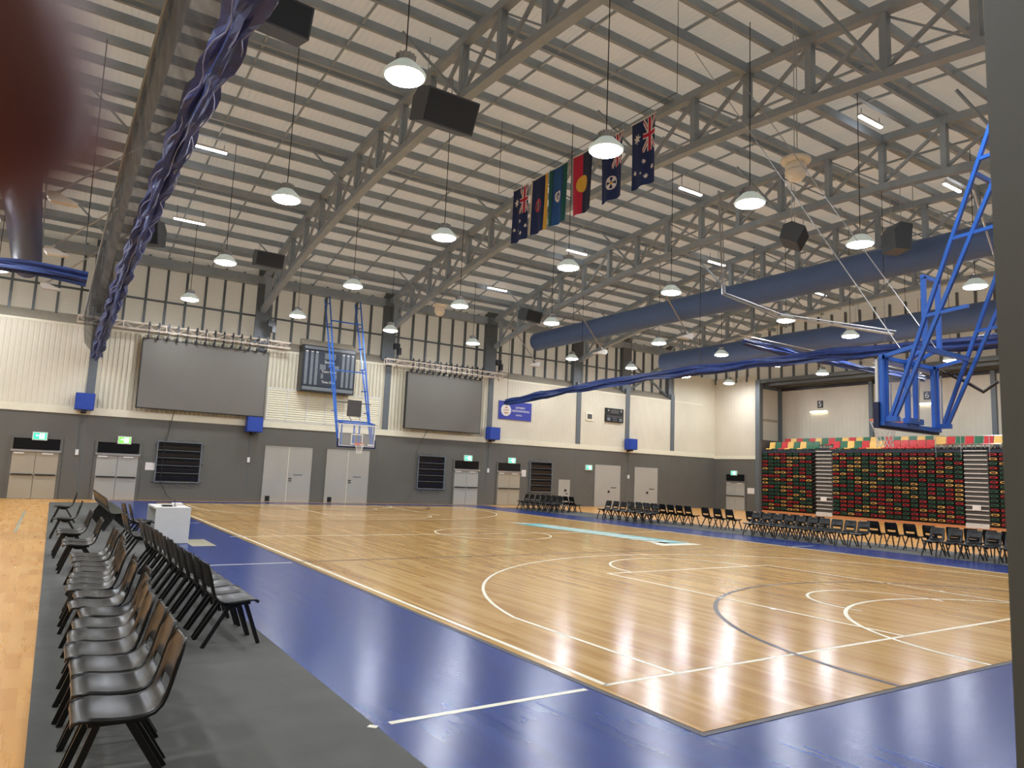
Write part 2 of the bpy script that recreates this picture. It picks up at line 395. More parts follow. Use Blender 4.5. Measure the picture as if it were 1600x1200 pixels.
uw = MB().add([(XL, YW+.75, 7.5), (XR+.3, YW+.75, 7.5), (XR+.3, YW+.75, 12.5), (XL, YW+.75, 12.5)], [(0, 1, 2, 3)]).build('upper_cladding', 'upper', wf)
x = XL+.4; 
while x < XR-.3:
    if min(abs(x-c[0]) for c in CX) > .3:
        MB().box(x-.05, x+.05, YW+.6, YW+.75, 8.0, 11.6).build('stud', 'steel_d', wf)
    x += .86
MB().box(XL, XR, YW+.62, YW+.75, 9.25, 9.33).build('girt', 'steel_d', wf)
MB().box(XL, XR, YW+.1, YW+.7, 10.85, 11.25).build('eave_beam', 'steel', wf)
# X braces in the last two bays
for a, b in ((28.9, 32.7), (33.2, 35.9)):
    for z0, z1 in ((7.9, 10.1), (10.1, 7.9)):
        MB().beam((a, YW+.3, z0), (b, YW+.3, z1), .12, .12).build('cross_brace', 'steel_d', wf)
names = {2: 'behind the end of the left curtain bundle', 3: 'beside the left big screen', 4: 'between far hoop and second screen', 5: 'right of the second big screen',
         6: 'right of the blue banner', 7: 'right of the small scoreboard', 8: 'rightmost plain one before the corner', 0: 'far left behind the finger', 1: 'left of the exit doors'}
for i, (x, _) in enumerate(CX):
    t = thing('wall_column', 'dark grey steel wall column '+names[i], 'column', (x, YW, 0), group='steel columns on the far wall')
    w = .17
    mbb = MB().box(-w, w, -.06, .28, 3.98, 8.0)
    mbb.build('lower_shaft', 'steel_d', t)
    w = .3 if 2 <= i <= 7 else .2
    MB().box(-w, w, .15, .55, 7.8, 12.1).box(-w-.08, w+.08, .1, .15, 7.8, 12.1).build('upper_shaft', 'steel_d', t)
for x in (-3.0, 4.0, 10.7, 17.6, 24.3, 28.7, 32.9):
    MB().box(x-.015, x+.015, YW-.01, YW, .02, 3.66).build('joint', 'steel_d', wf)
# small wall items
def mini(name, label, cat, x0, x1, z0, z1, m, d=.06, group=None, y=YW):
    return MB().box(x0, x1, y-d, y, z0, z1).build(name, m, label=label, cat=cat, group=group)
for x, w in ((-3.18, 'between the two left exit doors'), (4.0, 'left of the tall grey doors'), (17.7, 'between the middle exit doors'), (28.82, 'between the two plain doors')):
    t = thing('switch_box', 'small pale switch box on conduit '+w, 'switch', (x, YW, 2.02), group='wall switch boxes')
    MB().box(-.06, .06, -.08, 0, -.12, .12).build('cover', 'white', t)
    MB().tube((0, -.02, .12), (0, -.02, 1.6), .015).build('conduit', 'steel_d', t)
for x, z, w, h, wh in ((-.22, 1.43, .5, .34, 'left of the left louvre window'), (19.85+.4, 1.85, .4, .4, 'between exit doors and louvre window')):
    mini('notice_sheet', 'white notice sheet on dark wall '+wh, 'notice', x-w/2, x+w/2, z-h/2+.1, z+h/2+.1, 'paper', .015)

# exit doors on the far wall
def exit_sign(parent_face, x, z, label, m='exit', loc_y=YW, rot=0):
    t = thing('exit_sign', label, 'exit sign', (x, loc_y, z), rot, group='lit exit signs')
    MB().box(-.27, .27, -.09, 0, -.17, .17).build('housing', 'white', t)
    MB().box(-.23, .23, -.1, -.09, -.13, .13).build('lit_face', m, t)
    g = MB()   # running figure, doorway and arrow
    g.box(-.02, .16, -.104, -.1, -.1, .1)
    g.build('doorway_symbol', 'exit_w', t)
    g = MB().prism([(-.16, .02), (-.1, .06), (-.1, .03), (-.04, .03), (-.04, .01), (-.1, .01), (-.1, -.02)], -.104, -.1)
    g.build('arrow_symbol', 'exit_w', t)
    g = MB().lathe([(0, -.022), (.02, -.01), (.02, .01), (0, .022)], (.06, -.106, .06), 8)
    g.beam((.06, -.106, .045), (.07, -.106, -.01), .02, .03).beam((.07, -.106, -.01), (.03, -.106, -.07), .015, .02).beam((.07, -.106, -.01), (.12, -.106, -.05), .015, .02)
    g.beam((.06, -.106, .03), (.02, -.106, .0), .012, .015).beam((.06, -.106, .03), (.11, -.106, .01), .012, .015)
    g.build('figure_symbol', m, t)
    return t
def exit_door(n, x0, x1, m, y=YW, rot=0, parent_rot=None):
    w = (x1-x0)/2; cx = (x0+x1)/2
    t = put('door_%d' % n, None, None, (cx, y, 0) if rot == 0 else (y, cx, 0), rot, kind='structure')
    MB().box(-w-.05, w+.05, -.03, .0, 2.02, 2.52).build('transom_glass', 'void', t)
    MB().box(-w-.1, w+.1, -.06, 0, 2.52, 2.58).box(-w-.1, -w, -.05, 0, 0, 2.52).box(w, w+.1, -.05, 0, 0, 2.52).build('frame', 'greywall', t)
    MB().box(-w-.06, w+.06, -.12, 0, 1.95, 2.04).build('header_rail', 'metal', t)
    for s in (-1, 1):
        a, b = (-w+.01, -.008) if s < 0 else (.008, w-.01)
        l = MB().box(a, b, -.05, 0, .01, 1.95).build('leaf', m, t)
        MB().box(a+.03, b-.03, -.12, -.05, .98, 1.03).build('push_bar', 'black', l)
        MB().box((a+b)/2-.2 if s > 0 else a+.05, (a+b)/2+.2 if s > 0 else a+.4, -.1, -.05, 1.86, 1.92).build('closer', 'white', l)
    return t
exit_door(1, -5.48, -3.82, 'door_b'); exit_door(2, -2.42, -.78, 'door'); exit_door(3, 15.45, 17.05, 'door'); exit_door(4, 18.4, 20.0, 'door_b')
exit_sign(None, -4.58, 2.62, 'lit green exit sign above the leftmost exit doors')
exit_sign(None, -1.41, 2.64, 'lit yellow-green exit sign above the second exit doors from left', 'exit_g')
exit_sign(None, 16.3, 2.68, 'lit green exit sign above exit doors right of the middle louvre window')
exit_sign(None, 19.35, 2.68, 'lit green exit sign above exit doors left of the right louvre window')
exit_sign(None, 25.35, 2.5, 'white and green exit sign left of the first plain door')
# tall store-room doors
for n, x0, x1 in ((5, 4.78, 7.1), (6, 7.92, 10.2)):
    cx = (x0+x1)/2; w = (x1-x0)/2
    t = put('door_%d' % n, None, None, (cx, YW, 0), kind='structure')
    for s in (-1, 1):
        a, b = (-w, -.012) if s < 0 else (.012, w)
        l = MB().box(a, b, -.05, 0, .01, 2.72).build('leaf', 'door', t)
        if s > 0:
            MB().box(a+.05, a+.2, -.08, -.05, 1.16, 1.2).box(a+.05, a+.2, -.08, -.05, 1.06, 1.09).build('door_handle', 'black', l)
            MB().box(a+.3, a+.75, -.06, -.05, 1.34, 1.4).build('name_plate', 'stripboard', l)
        else: MB().box(a+.15, a+.37, -.06, -.05, .04, .3).build('floor_vent', 'black', l)
    MB().box(-.012, .012, -.052, 0, .01, 2.72).build('meeting_strip', 'trim', t)
    MB().box(-w-.03, -w, -.06, 0, 0, 2.75).box(w, w+.03, -.06, 0, 0, 2.75).box(-w-.03, w+.03, -.06, 0, 2.72, 2.76).build('frame', 'door', t)
for n, x0, x1, h in ((7, 22.95, 23.85, 1.66), (8, 25.9, 28.1, 2.72), (9, 29.4, 31.55, 2.7)):
    t = put('door_%d' % n, None, None, ((x0+x1)/2, YW, 0), kind='structure'); w = (x1-x0)/2
    l = MB().box(-w, w, -.05, 0, .01, h).build('leaf', 'door', t)
    MB().box(w*.25, w*.7, -.06, -.05, h*.45, h*.45+.06).build('name_plate', 'stand_grey', l)
    MB().box(0.02, .16, -.08, -.05, .92, 1.06).build('door_handle', 'black', l)
# louvre windows
for n, x0, x1 in ((1, -.02, 1.8), (2, 13.15, 14.75), (3, 20.75, 22.35)):
    t = put('window_%d' % n, None, None, ((x0+x1)/2, YW, 0), kind='structure'); w = (x1-x0)/2
    MB().box(-w, w, -.02, 0, .88, 2.66).build('pane', 'void', t)
    MB().box(-w-.06, -w, -.1, 0, .82, 2.72).box(w, w+.06, -.1, 0, .82, 2.72).box(-w, w, -.1, 0, .82, .88).box(-w, w, -.1, 0, 2.66, 2.72).build('window_frame', 'steel_d', t)
    for i in range(5):
        z = .95+.34*i
        MB().prism([(-.03, z), (-.09, z+.16), (-.08, z+.17), (-.02, z+.02)], -w, w, 'x').build('louvre', 'black', t)
    for i in range(1, 5): MB().box(-w, w, -.11, -.09, .9+.345*i, .925+.345*i).build('guard_bar', 'steel_d', t)
    for q in (-w-.12, w+.12):
        for z in (.9, 1.75, 2.6): MB().box(q-.05, q+.05, -.05, 0, z-.04, z+.04).build('fixing_tab', 'steel_d', t)
    for q in (-w*.6, 0, w*.7):
        for z in (.74, 2.8): MB().box(q-.04, q+.04, -.05, 0, z-.04, z+.04).build('fixing_tab', 'steel_d', t)
for x, x2, wh in ((.2, .75, 'left'), (12.9, 12.35, 'middle')):
    MB().path([(.5 if wh == 'left' else 13.6, YW-.08, 4.2), (x+.12, YW-.07, 3.), (x, YW-.14, 2.6), (x-.02, YW-.14, .9), ((x+x2)/2, YW-.12, .3), (x2, YW-.2, .03)], .014).build('power_cable', 'cable' if wh == 'left' else 'stand_grey',
        label='%s cable hanging down beside the %s louvre window' % ('dark' if wh == 'left' else 'grey', wh), cat='cable')
# white louvre vents under the big scoreboard
t = thing('ventilation_grille', 'long white slatted wall grille below the big scoreboard', 'vent', (7.7, YW, 4.0))
xs = [-3.05+i*(5.98/6) for i in range(7)]
fr = MB().box(-3.05, 2.95, -.05, 0, 1.62, 1.68).box(-3.05, 2.95, -.05, 0, 0, .04)
for q in xs: fr.box(q-.025, q+.025, -.05, 0, 0, 1.66)
fr.build('frame', 'white', t)
for a, b in zip(xs[:-1], xs[1:]):
    g = MB()
    for k in range(14): z = .06+k*.112; g.prism([(-.01, z), (-.04, z+.02), (-.03, z+.09), (0, z+.1)], a+.03, b-.03, 'x')
    g.box(a+.02, b-.02, -.008, 0, .03, 1.63); g.build('slats', 'trim', t)
# blue boxes on brackets
for x, m, wh in ((-3.12, 'bluebox', 'left of the left big screen'), (4.05, 'bluebox', 'under the right end of the left big screen'), (17.72, 'bluebox', 'right of the second big screen'), (28.7, 'bluebox', 'on the column right of the small scoreboard')):
    t = thing('speaker_box', 'bright blue box on dark bracket '+wh, 'box', (x, YW, 4.2), group='blue boxes along the far wall')
    if 4 < x < 5: t.location.z = 3.73
    MB().box(-.36, .36, -.62, -.12, -.36, .36).build('body', m, t); MB().box(-.33, .33, -.64, -.62, -.33, .33).build('cover', m, t)
    MB().box(-.1, .1, -.12, -.065, -.5, .2).box(-.1, .1, -.5, -.1, -.46, -.36).build('bracket', 'black', t)

# big screens with lighting trusses
def box_truss(x0, x1, y, z, label):
    t = thing('lighting_truss', label, 'truss', (x0, y, z), group='white lighting trusses above the screens')
    L = x1-x0; c = .28
    for yy in (-c/2, c/2):
        for zz in (0, c): MB().tube((0, yy, zz), (L, yy, zz), .026, 6).build('chord', 'alu', t)
    n = int(L/.42); d = L/n; g = MB()
    for i in range(n):
        a, b = (0, c) if i % 2 else (c, 0)
        for yy in (-c/2, c/2): g.tube((i*d, yy, a), ((i+1)*d, yy, b), .013, 5)
        for zz in (0, c): g.tube((i*d, -c/2 if i % 2 else c/2, zz), ((i+1)*d, c/2 if i % 2 else -c/2, zz), .013, 5)
        if i % 4 == 0:
            for yy in (-c/2, c/2): g.tube((i*d, yy, 0), (i*d, yy, c), .02, 5)
    g.build('lacing', 'alu', t)
    return t
for si, (x0, x1, sx0, sx1, sy) in enumerate(((-3.75, 5.4, -1.12, 4.4, 30.75), (10.55, 18.3, 12.0, 16.75, 30.75))):
    wh = ('left', 'right')[si]
    box_truss(x0, x1, 30.6, 7.62 if si == 0 else 7.5, 'white metal lattice truss above the %s big screen' % wh)
    t = thing('video_screen', 'big blank grey screen %s of the far hoop' % wh, 'screen', ((sx0+sx1)/2, sy, 4.15))
    w = (sx1-sx0)/2; h = 3.12 if si == 0 else 3.08
    MB().box(-w, w, -.02, .0, 0, h).build('panel', 'screen', t)
    MB().box(-w-.04, w+.04, 0, .2, -.04, h+.04).build('casing', 'black', t)
    nn = 14
    for i in range(nn):
        x = -w+.15+(2*w-.3)*i/(nn-1)
        g = MB().box(x-.03, x+.03, -.3, -.24, h+.05, h+.75).box(x-.05, x+.05, -.32, .04, h+.6, h+.66).box(x-.045, x+.045, -.12, -.02, h, h+.16)
        g.build('hanger', 'black', t)
mot = [(-3.16, 8.5, 'left end of the left'), (4.38, 8.7, 'right end of the left'), (11.16, 8.45, 'left end of the right'), (17.76, 8.35, 'right end of the right')]
for x, z, wh in mot:
    t = thing('chain_hoist', 'black chain hoist holding the %s screen truss' % wh, 'hoist', (x, 30.6, z), group='chain hoists above the screens')
    MB().box(-.16, .16, -.1, .1, -.1, .22).box(.05, .24, -.12, .08, -.38, .0).build('motor', 'black', t)
    MB().tube((0, 0, .2), (0, 0, zb(30.6)-z+.05), .014).build('chain', 'black', t)
    MB().tube((0, 0, -.1), (0, 0, -.62), .022).tube((-.04, 0, -.62), (.06, 0, -1.05), .02).build('sling', 'black', t)

# scoreboards
t = thing('scoreboard', 'large black electronic scoreboard high on the far wall behind the hoop', 'scoreboard', (7.45, YW, 5.6))
MB().box(-1.4, 1.4, -.7, 0, 0, 2.36).build('cabinet', 'black', t)
MB().prism([(-.7, 2.36), (0, 2.36), (0, 2.75)], -1.4, 1.4, 'x').build('cowl', 'cap', t)
MB().box(-1.33, 1.33, -.72, -.7, .3, 2.1).build('display_field', 'navyboard', t)
MB().box(-1.33, 1.33, -.73, -.7, .06, .24).build('border_strip', 'stripboard', t); MB().box(-1.33, 1.33, -.73, -.7, 2.16, 2.3).build('border_strip', 'stripboard', t)
for q in (-1.2, -.93, -.68, .72, .97, 1.22):
    MB().box(q-.07, q+.07, -.735, -.72, .34, 1.98).build('player_column', 'stripboard', t)
    MB().box(q-.06, q+.06, -.737, -.72, 2.0, 2.05).build('column_heading', 'white', t)
MB().box(-.28, .3, -.735, -.72, 1.72, 2.02).build('clock_panel', 'stripboard', t)
MB().box(-.5, -.2, -.735, -.72, 1.15, 1.42).box(.2, .5, -.735, -.72, 1.15, 1.42).build('score_panel', 'stripboard', t)
MB().box(-.42, -.3, -.735, -.72, .7, .95).box(.3, .42, -.735, -.72, .7, .95).build('foul_panel', 'stripboard', t)
for s_, zz, sz in (('Scores', 1.56, .2), ('P', 1.36, .17), ('Team Fouls', 1.06, .17), ('Time Outs', .52, .17)):
    text(s_, sz, 'white', t, (0, -.735, zz), FACE_Y)
t = thing('scoreboard', 'small black scoreboard right of the blue banner', 'scoreboard', (27.4, YW, 5.6))
MB().box(-.78, .78, -.14, 0, 0, .92).build('cabinet', 'black', t)
MB().box(-.35, .35, -.15, -.14, .58, .84).build('clock_panel', 'stand_grey', t)
MB().box(-.68, .68, -.15, -.14, .34, .42).build('divider', 'stand_grey', t)
MB().box(-.66, -.4, -.15, -.14, .08, .28).box(.4, .66, -.15, -.14, .08, .28).box(-.2, .2, -.155, -.14, .24, .28).box(-.15, .2, -.155, -.14, .1, .14).build('indicator', 'stripboard', t)
text('A', .16, 'white', t, (-.56, -.15, .76), FACE_Y); text('B', .16, 'white', t, (.56, -.15, .76), FACE_Y)
t = thing('shot_clock', 'small dark display box in a pale frame left of small scoreboard', 'clock', (25.3, YW, 5.6))
MB().box(-.3, .3, -.06, 0, -.05, .5).build('frame', 'trim', t); MB().box(-.17, .17, -.1, -.06, .08, .38).build('display', 'stand_grey', t)
# banner
t = thing('club_banner', 'blue banner with round white emblem right of second screen', 'banner', (19.45, YW-.02, 5.7))
MB().box(-1.2, 1.2, -.04, 0, -.55, .55).build('panel', 'banner', t)
g = MB().lathe([(0, -.015), (.36, -.015), (.36, .01), (0, .01)], (0, 0, 0), 28); e = g.build('emblem', 'white', t); e.location = (-.68, -.05, 0); e.rotation_euler = (PI/2, 0, 0)
g = MB().box(-.86, -.5, -.075, -.06, -.02, .03).box(-.82, -.54, -.075, -.06, -.2, -.13).prism([(-.8, .12), (-.68, .24), (-.55, .12)], -.075, -.06); g.build('emblem_mark', 'brown', t)
gr = random.Random(5)
for x0, x1, z, h in ((.02, .7, .2, .12), (-.24, 1.08, 0, .11), (.05, .52, -.26, .1)):
    g = MB(); q = x0
    while q < x1-.03:
        wl = gr.uniform(.04, .07); kd = gr.randrange(4)
        g.box(q, q+.015, -.048, -.04, z-h/2, z+h/2)
        if kd in (0, 1): g.box(q+.015, q+wl, -.048, -.04, z+h/2-.018, z+h/2)
        if kd in (0, 2): g.box(q+.015, q+wl, -.048, -.04, z-h/2, z-h/2+.018)
        if kd in (1, 3): g.box(q+.015, q+wl, -.048, -.04, z-.009, z+.009)
        if kd in (2, 3): g.box(q+wl-.015, q+wl, -.048, -.04, z-h/2, z+h/2)
        q += wl+.022
    g.build('lettering', 'white', t)

# ------------------------------------------------------------------ right wall, recess and its door
YC = 27.3
wr = MB().box(XR, XR+.3, YC, YW+.3, 0, 3.72).build('wall_right', 'greywall', kind='structure')
MB().box(XR, XR+.28, YC, YW, 3.72, 9.5).build('cladding', 'clad_y', wr)
MB().box(XR-.04, XR, YC+.15, YW, 3.62, 3.86).build('trim_4', 'trim', kind='structure')
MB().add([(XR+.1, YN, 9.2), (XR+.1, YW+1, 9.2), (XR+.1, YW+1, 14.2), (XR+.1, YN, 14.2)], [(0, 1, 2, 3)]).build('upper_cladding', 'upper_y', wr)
y = YN+.5
while y < YW:
    MB().box(XR-.06, XR+.1, y-.05, y+.05, 9.15, 13.).build('stud', 'steel_d', wr); y += .95
MB().box(XR-.1, XR+.15, YN, YC, 8.95, 9.2).build('lintel_beam', 'steel_d', wr)
MB().box(XR-.16, XR+.2, YC-.25, YC+.12, 0, 9.2).build('corner_column', 'steel_d', label='tall dark grey steel column at the left end of the seating stand', cat='column')
MB().box(XR, 40.1, YC, YC+.2, 0, 8.95).build('wall_recess_side', 'clad_y', kind='structure')
MB().box(39.8, 40.1, YN, YC, 0, 9.0).build('wall_recess_back', 'clad_y', kind='structure')
rc = MB().box(XR, 40.1, YN, YC+.2, 8.95, 9.1).build('ceiling_recess', 'stand_grey', kind='structure')
for x in (37.9, 38.6, 39.3): MB().box(x-.05, x+.05, YN, YC, 8.78, 8.95).build('joist', 'steel_d', rc)
for i, y in enumerate((YC-.1, 20.4, 13.3, 6.3, -.7)):
    MB().box(39.6, 39.8, y-.12, y+.12, 0, 8.8).build('recess_column', 'steel_d', label='grey steel column on the wall behind the stand, %s from the left' % ORD[i], cat='column', group='columns behind the stand')
MB().box(39.7, 39.8, YN, YC, 8.6, 8.8).build('trim_5', 'edge', kind='structure')
MB().box(XR+.05, 39.7, YC-.06, YC, 6.35, 6.5).build('trim_6', 'cap', kind='structure')
MB().box(XR+.02, 39.75, YC-.1, YC, 8.62, 8.9).build('trim_7', 'steel_d', kind='structure')
# door on the right wall (faces -X)
t = exit_door(10, 28.42, 30.06, 'door', y=XR, rot=-PI/2)
exit_sign(None, XR, 2.62, 'lit green exit sign above the exit doors by the stand', loc_y=29.35, rot=-PI/2)
MB().box(XR-.02, XR, 27.62, 28.2, 1.2, 1.6).build('notice_sheet', 'paper', label='white notice sheet beside the exit doors near the stand', cat='notice')
for num, y, z in (('5', 24.05, 7.5), ('6', 16.95, 7.62)):
    t = thing('bay_number_sign', 'black square sign with white number %s behind the stand' % {'5': 'five', '6': 'six'}[num], 'sign', (39.8, y, z))
    MB().box(-.05, 0, -.2, .2, -.25, .25).build('plate', 'black', t)
    text(num, .5, 'white', t, (-.055, 0, 0), FACE_X)
    t = thing('wall_light', 'lit tube light below the number %s sign' % {'5': 'five', '6': 'six'}[num], 'light', (39.8, y+.1, z-.5))
    MB().box(-.08, 0, -.62, .62, .03, .08).build('bracket', 'white', t)
    MB().tube((-.1, -.6, 0), (-.1, .6, 0), .045, 8).build('tube', 'wallbatten', t)
# other walls of the hall
MB().box(XL-.3, XL, YN, YW+.3, 0, 3.72).build('wall_left', 'greywall', kind='structure')
MB().box(XL-.3, XL, YN, YW+1., 3.72, 14.2).build('wall_left_upper', 'clad_y', kind='structure')
MB().box(XL, 40.1, YN-.3, YN, 0, 3.72).build('wall_near', 'greywall', kind='structure')
MB().box(XL, 40.1, YN-.3, YN, 3.72, 14.).build('wall_near_upper', 'clad', kind='structure')

# ------------------------------------------------------------------ pendant lamps
lamp = thing('pendant_lamp', 'x', 'lamp', (0, 0, 0))
LS = 1.13
MB().lathe([(.30, .0), (.335, .02), (.34, .05), (.31, .09), (.2, .2), (.16, .24)], (0, 0, 0), 28, s=LS).build('reflector', 'refl', lamp, smooth=True)
MB().lathe([(0, -.045), (.2, -.035), (.3, -.005), (.325, .02), (0, .021)], (0, 0, 0), 28, s=LS).build('lens', 'lamp', lamp, smooth=True)
g = MB().lathe([(.16, .24), (.17, .4), (.12, .44), (.05, .46), (0, .46)], (0, 0, 0), 16)
for k in range(12):
    a = 2*PI*k/12; g.beam((.16*math.cos(a), .16*math.sin(a), .24), (.17*math.cos(a), .17*math.sin(a), .42), .03, .015)
g.build('heat_sink', 'metal', lamp)
LX = [-14.2, -9.5, -6.6, .25, 4.97, 9.7, 14.55, 21.4, 26.15, 31.0, 35.4]; LY = [-1., 6.1, 13.5, 21.0, 28.2]
LZ = 8.82
cab = {}
def pcable(y):
    k = round(y, 1)
    if k not in cab: cab[k] = MB().tube((0, 0, .46), (0, 0, zr(y)-.05-LZ), .012, 5).mesh('cable', 'cable')
    return cab[k]
rown = {-1.: 'nearest row', 6.1: 'first row in view', 13.5: 'second row', 21.0: 'third row', 28.2: 'row along the far wall'}
first = True
for yi, y in enumerate(LY):
    for xi, x in enumerate(LX):
        lab = 'round white lamp hanging on a cable, %s, %s from the left' % (rown[y], ORD[xi])
        if first: o = lamp; o.location = (x, y, LZ); o['label'] = lab; o['group'] = 'pendant lamps'; first = False
        else: o = dup(lamp_src, (x, y, LZ), 0, lab, 'pendant lamps')
        if o is lamp: lamp_src = lamp; 
        for c in list(o.children):
            if c.name.startswith('cable'): bpy.data.objects.remove(c)
        put('cable', pcable(y), o)
# batten lights
for i, (x, y, z, wh) in enumerate(((-.6, 21.3, 12.95, 'right of the left curtain bundle'), (-.3, 26.5, 11.8, 'low by the left wall, beside bundle'), (16.1, 6.6, 13.3, 'high at upper right'),
        (15.75, 13.7, 13.2, 'right of the flags'), (16.6, 21.9, 12.9, 'below the left flags'), (15.65, 27.7, 12.0, 'above the second screen'), (22.9, 7.4, 13.2, 'beside the near hoop mast'),
        (23.3, 18.9, 13., 'beyond the big duct'), (32.2, 19., 13., 'farthest right'))):
    t = thing('batten_light', 'small lit strip light under the roof '+wh, 'light', (x, y, z), group='roof strip lights')
    MB().box(-.62, .62, -.06, .06, -.02, .05).build('tray', 'white', t)
    MB().box(-.6, .6, -.05, .05, -.07, -.02).build('tube', 'batten', t)
    MB().tube((-.5, 0, .05), (-.5, 0, zr(y)-z-.27), .01, 5).tube((.5, 0, .05), (.5, 0, zr(y)-z-.27), .01, 5).build('suspension', 'cable', t)
# ceiling domes
for x, y, z, wh in ((10.0, 5., 9.4, 'right of the flags'), (10.9, 25.2, 9.55, 'beside the second screen'), (32., 25., 9.4, 'far away by the corner')):
    t = thing('ceiling_speaker', 'cream round pendant horn speaker '+wh, 'speaker', (x, y, z), group='cream round ceiling units')
    MB().lathe([(0, .32), (.34, .3), (.36, .25), (.33, .2), (.2, .18), (.0, .17)], (0, 0, 0), 24).build('cap', 'dome', t, smooth=True)
    MB().lathe([(.0, .2), (.2, .19), (.24, .12), (.245, 0)], (0, 0, 0), 24).build('collar', 'dome', t, smooth=True)
    MB().lathe([(.255, 0.0), (.25, -.04), (.23, -.13), (.16, -.22), (.08, -.26), (0, -.27)], (0, 0, 0), 24).build('dome', 'dome', t, smooth=True)
    MB().tube((-.05, 0, .3), (-.05, 0, zr(y)-z-.1), .012, 6).tube((.06, 0, .3), (.06, 0, zr(y)-z-.1), .012, 6).build('suspension', 'metal', t)
# hung loudspeakers
def loudspeaker(x, y, z, rz, tilt, label, w=1.15, h=.62, d=.7):
    t = thing('loudspeaker', label, 'speaker', (x, y, z), rz, group='hanging loudspeakers')
    g = MB().prism([(-d/2, -h/2), (d*.35, -h/2-.05), (d/2, h*.15), (d*.2, h/2), (-d/2, h/2)], -w/2, w/2, 'x')
    o = g.build('cabinet', 'speaker', t); o.rotation_euler = (tilt, 0, 0)
    g = MB().box(-w/2+.04, w/2-.04, -d/2-.02, -d/2, -h/2+.04, h/2-.04); o = g.build('grille', 'grille', t); o.rotation_euler = (tilt, 0, 0)
    MB().tube((-w*.35, 0, h/2), (-w*.35, 0, zb(y)-z+.6), .012, 5).tube((w*.35, 0, h/2), (w*.35, 0, zb(y)-z+.6), .012, 5).build('hanging_wire', 'metal', t)
loudspeaker(3.0, 10.0, 10.75, .0, .45, 'large grey loudspeaker hanging by the nearest lamp', 1.4, .8, .9)
loudspeaker(-1.55, 8.0, 10.3, .1, .3, 'dark loudspeaker at the top beside the left curtain bundle', 1., .6, .7)
loudspeaker(2.75, 25.4, 10.5, 0, .3, 'grey loudspeaker under the truss left of far hoop')
loudspeaker(-1.87, 24.6, 10.4, -.5, .2, 'dark triangular loudspeaker touching the left curtain bundle', .9, .9, .8)
loudspeaker(17.0, 26.4, 10.5, .2, .3, 'grey loudspeaker above the end of the big duct')
loudspeaker(20.9, 26.9, 10.3, .4, .3, 'dark loudspeaker in front of the big duct, left one')
loudspeaker(16.7, 9.8, 10.55, .5, .5, 'grey loudspeaker hanging above the big duct')
loudspeaker(17.6, 6.7, 9.85, 1.1, .1, 'dark loudspeaker in front of the big duct near the hoop mast', .7, .85, .6)

# ducts
def duct(name, x, z, r, y0, y1, m, label):
    t = thing(name, label, 'duct', (x, y0, z))
    n = 24; prof = []
    L = y1-y0
    g = MB(); v = []; K = 30
    for i in range(K+1):
        yy = L*i/K; rr = r*(1+.012*math.sin(i*2.1))
        for k in range(n): a = 2*PI*k/n; v.append((rr*math.cos(a), yy, rr*math.sin(a)))
    f = [(i*n+k, i*n+(k+1) % n, (i+1)*n+(k+1) % n, (i+1)*n+k) for i in range(K) for k in range(n)]
    g.add(v, f); g.build('fabric_tube', m, t, smooth=True)
    g = MB(); v = []
    for j, (q, o) in enumerate(((1, 0), (.9, .06), (.6, .12), (.2, .15))):
        for k in range(n): a = 2*PI*k/n; v.append((r*q*math.cos(a), L+o, r*q*math.sin(a)))
    g.add(v, [(j*n+k, j*n+(k+1) % n, (j+1)*n+(k+1) % n, (j+1)*n+k) for j in range(3) for k in range(n)]+[tuple(3*n+k for k in range(n))])
    g.build('end_cap', m, t, smooth=True)
    g = MB()
    for i in range(9):
        yy = 1+i*(L-2)/8
        MB().tube((-.25*r, yy, r*.95), (0, yy, zb(y0+yy)+.3-z), .008, 4).tube((.25*r, yy, r*.95), (0, yy, zb(y0+yy)+.3-z), .008, 4).build('suspension_wire', 'metal', t)
duct('air_duct', 19.1, 9.6, .52, -6.5, 28.6, 'duct', 'big round blue fabric duct running across the upper right')
duct('air_duct', 28.5, 9.42, .6, -6.5, 27.6, 'duct', 'second blue fabric duct, beyond the big one')
duct('air_duct', -5.72, 9.4, .5, -2, 29.3, 'duct_d', 'dark navy round duct at left behind the finger')

# divider curtains, gathered up
def bundle(t, pts, r, m, seed, name='gathered_cloth', lobes=5, hem=True, tw=1.0):
    rnd = random.Random(seed); n = 22
    g = MB(); v = []
    P = [Vector(p) for p in pts]
    for i, p in enumerate(P):
        ph = i*.9; pinch = .72+.28*abs(math.sin(i*PI/5*tw)) ; j = (rnd.random()-.5)*.12
        d = (P[min(i+1, len(P)-1)]-P[max(i-1, 0)]).normalized(); sx = Vector((0, 0, 1)).cross(d).normalized(); up = d.cross(sx)
        for k in range(n):
            a = 2*PI*k/n
            rr = r*pinch*(1+.28*math.sin(lobes*a+ph*.35)+.16*math.sin(9*a-ph*.8)+.10*(rnd.random()-.5))
            v.append(p+sx*(rr*math.cos(a)+j*r)+up*(rr*1.15*math.sin(a)))
    g.add(v, [(i*n+k, i*n+(k+1) % n, (i+1)*n+(k+1) % n, (i+1)*n+k) for i in range(len(P)-1) for k in range(n)]+[tuple(range(n)), tuple((len(P)-1)*n+k for k in range(n))])
    g.build(name, m, t)
    if hem:
        for sgn, off in ((-1, 0), (1, .5), (.15, .2)):
            g = MB(); pp = []
            for i, p in enumerate(P):
                pinch = .35+.65*abs(math.sin((i+off)*PI/5*tw))
                d = (P[min(i+1, len(P)-1)]-P[max(i-1, 0)]).normalized(); sx = Vector((0, 0, 1)).cross(d).normalized()
                pp.append(p+sx*(sgn*r*1.12*pinch)+Vector((0, 0, -r*(.95 if abs(sgn) > .5 else 1.35)*(1.1-.4*pinch))))
            g.path(pp, .012, 5); g.build('hem', 'cloth_e', t)
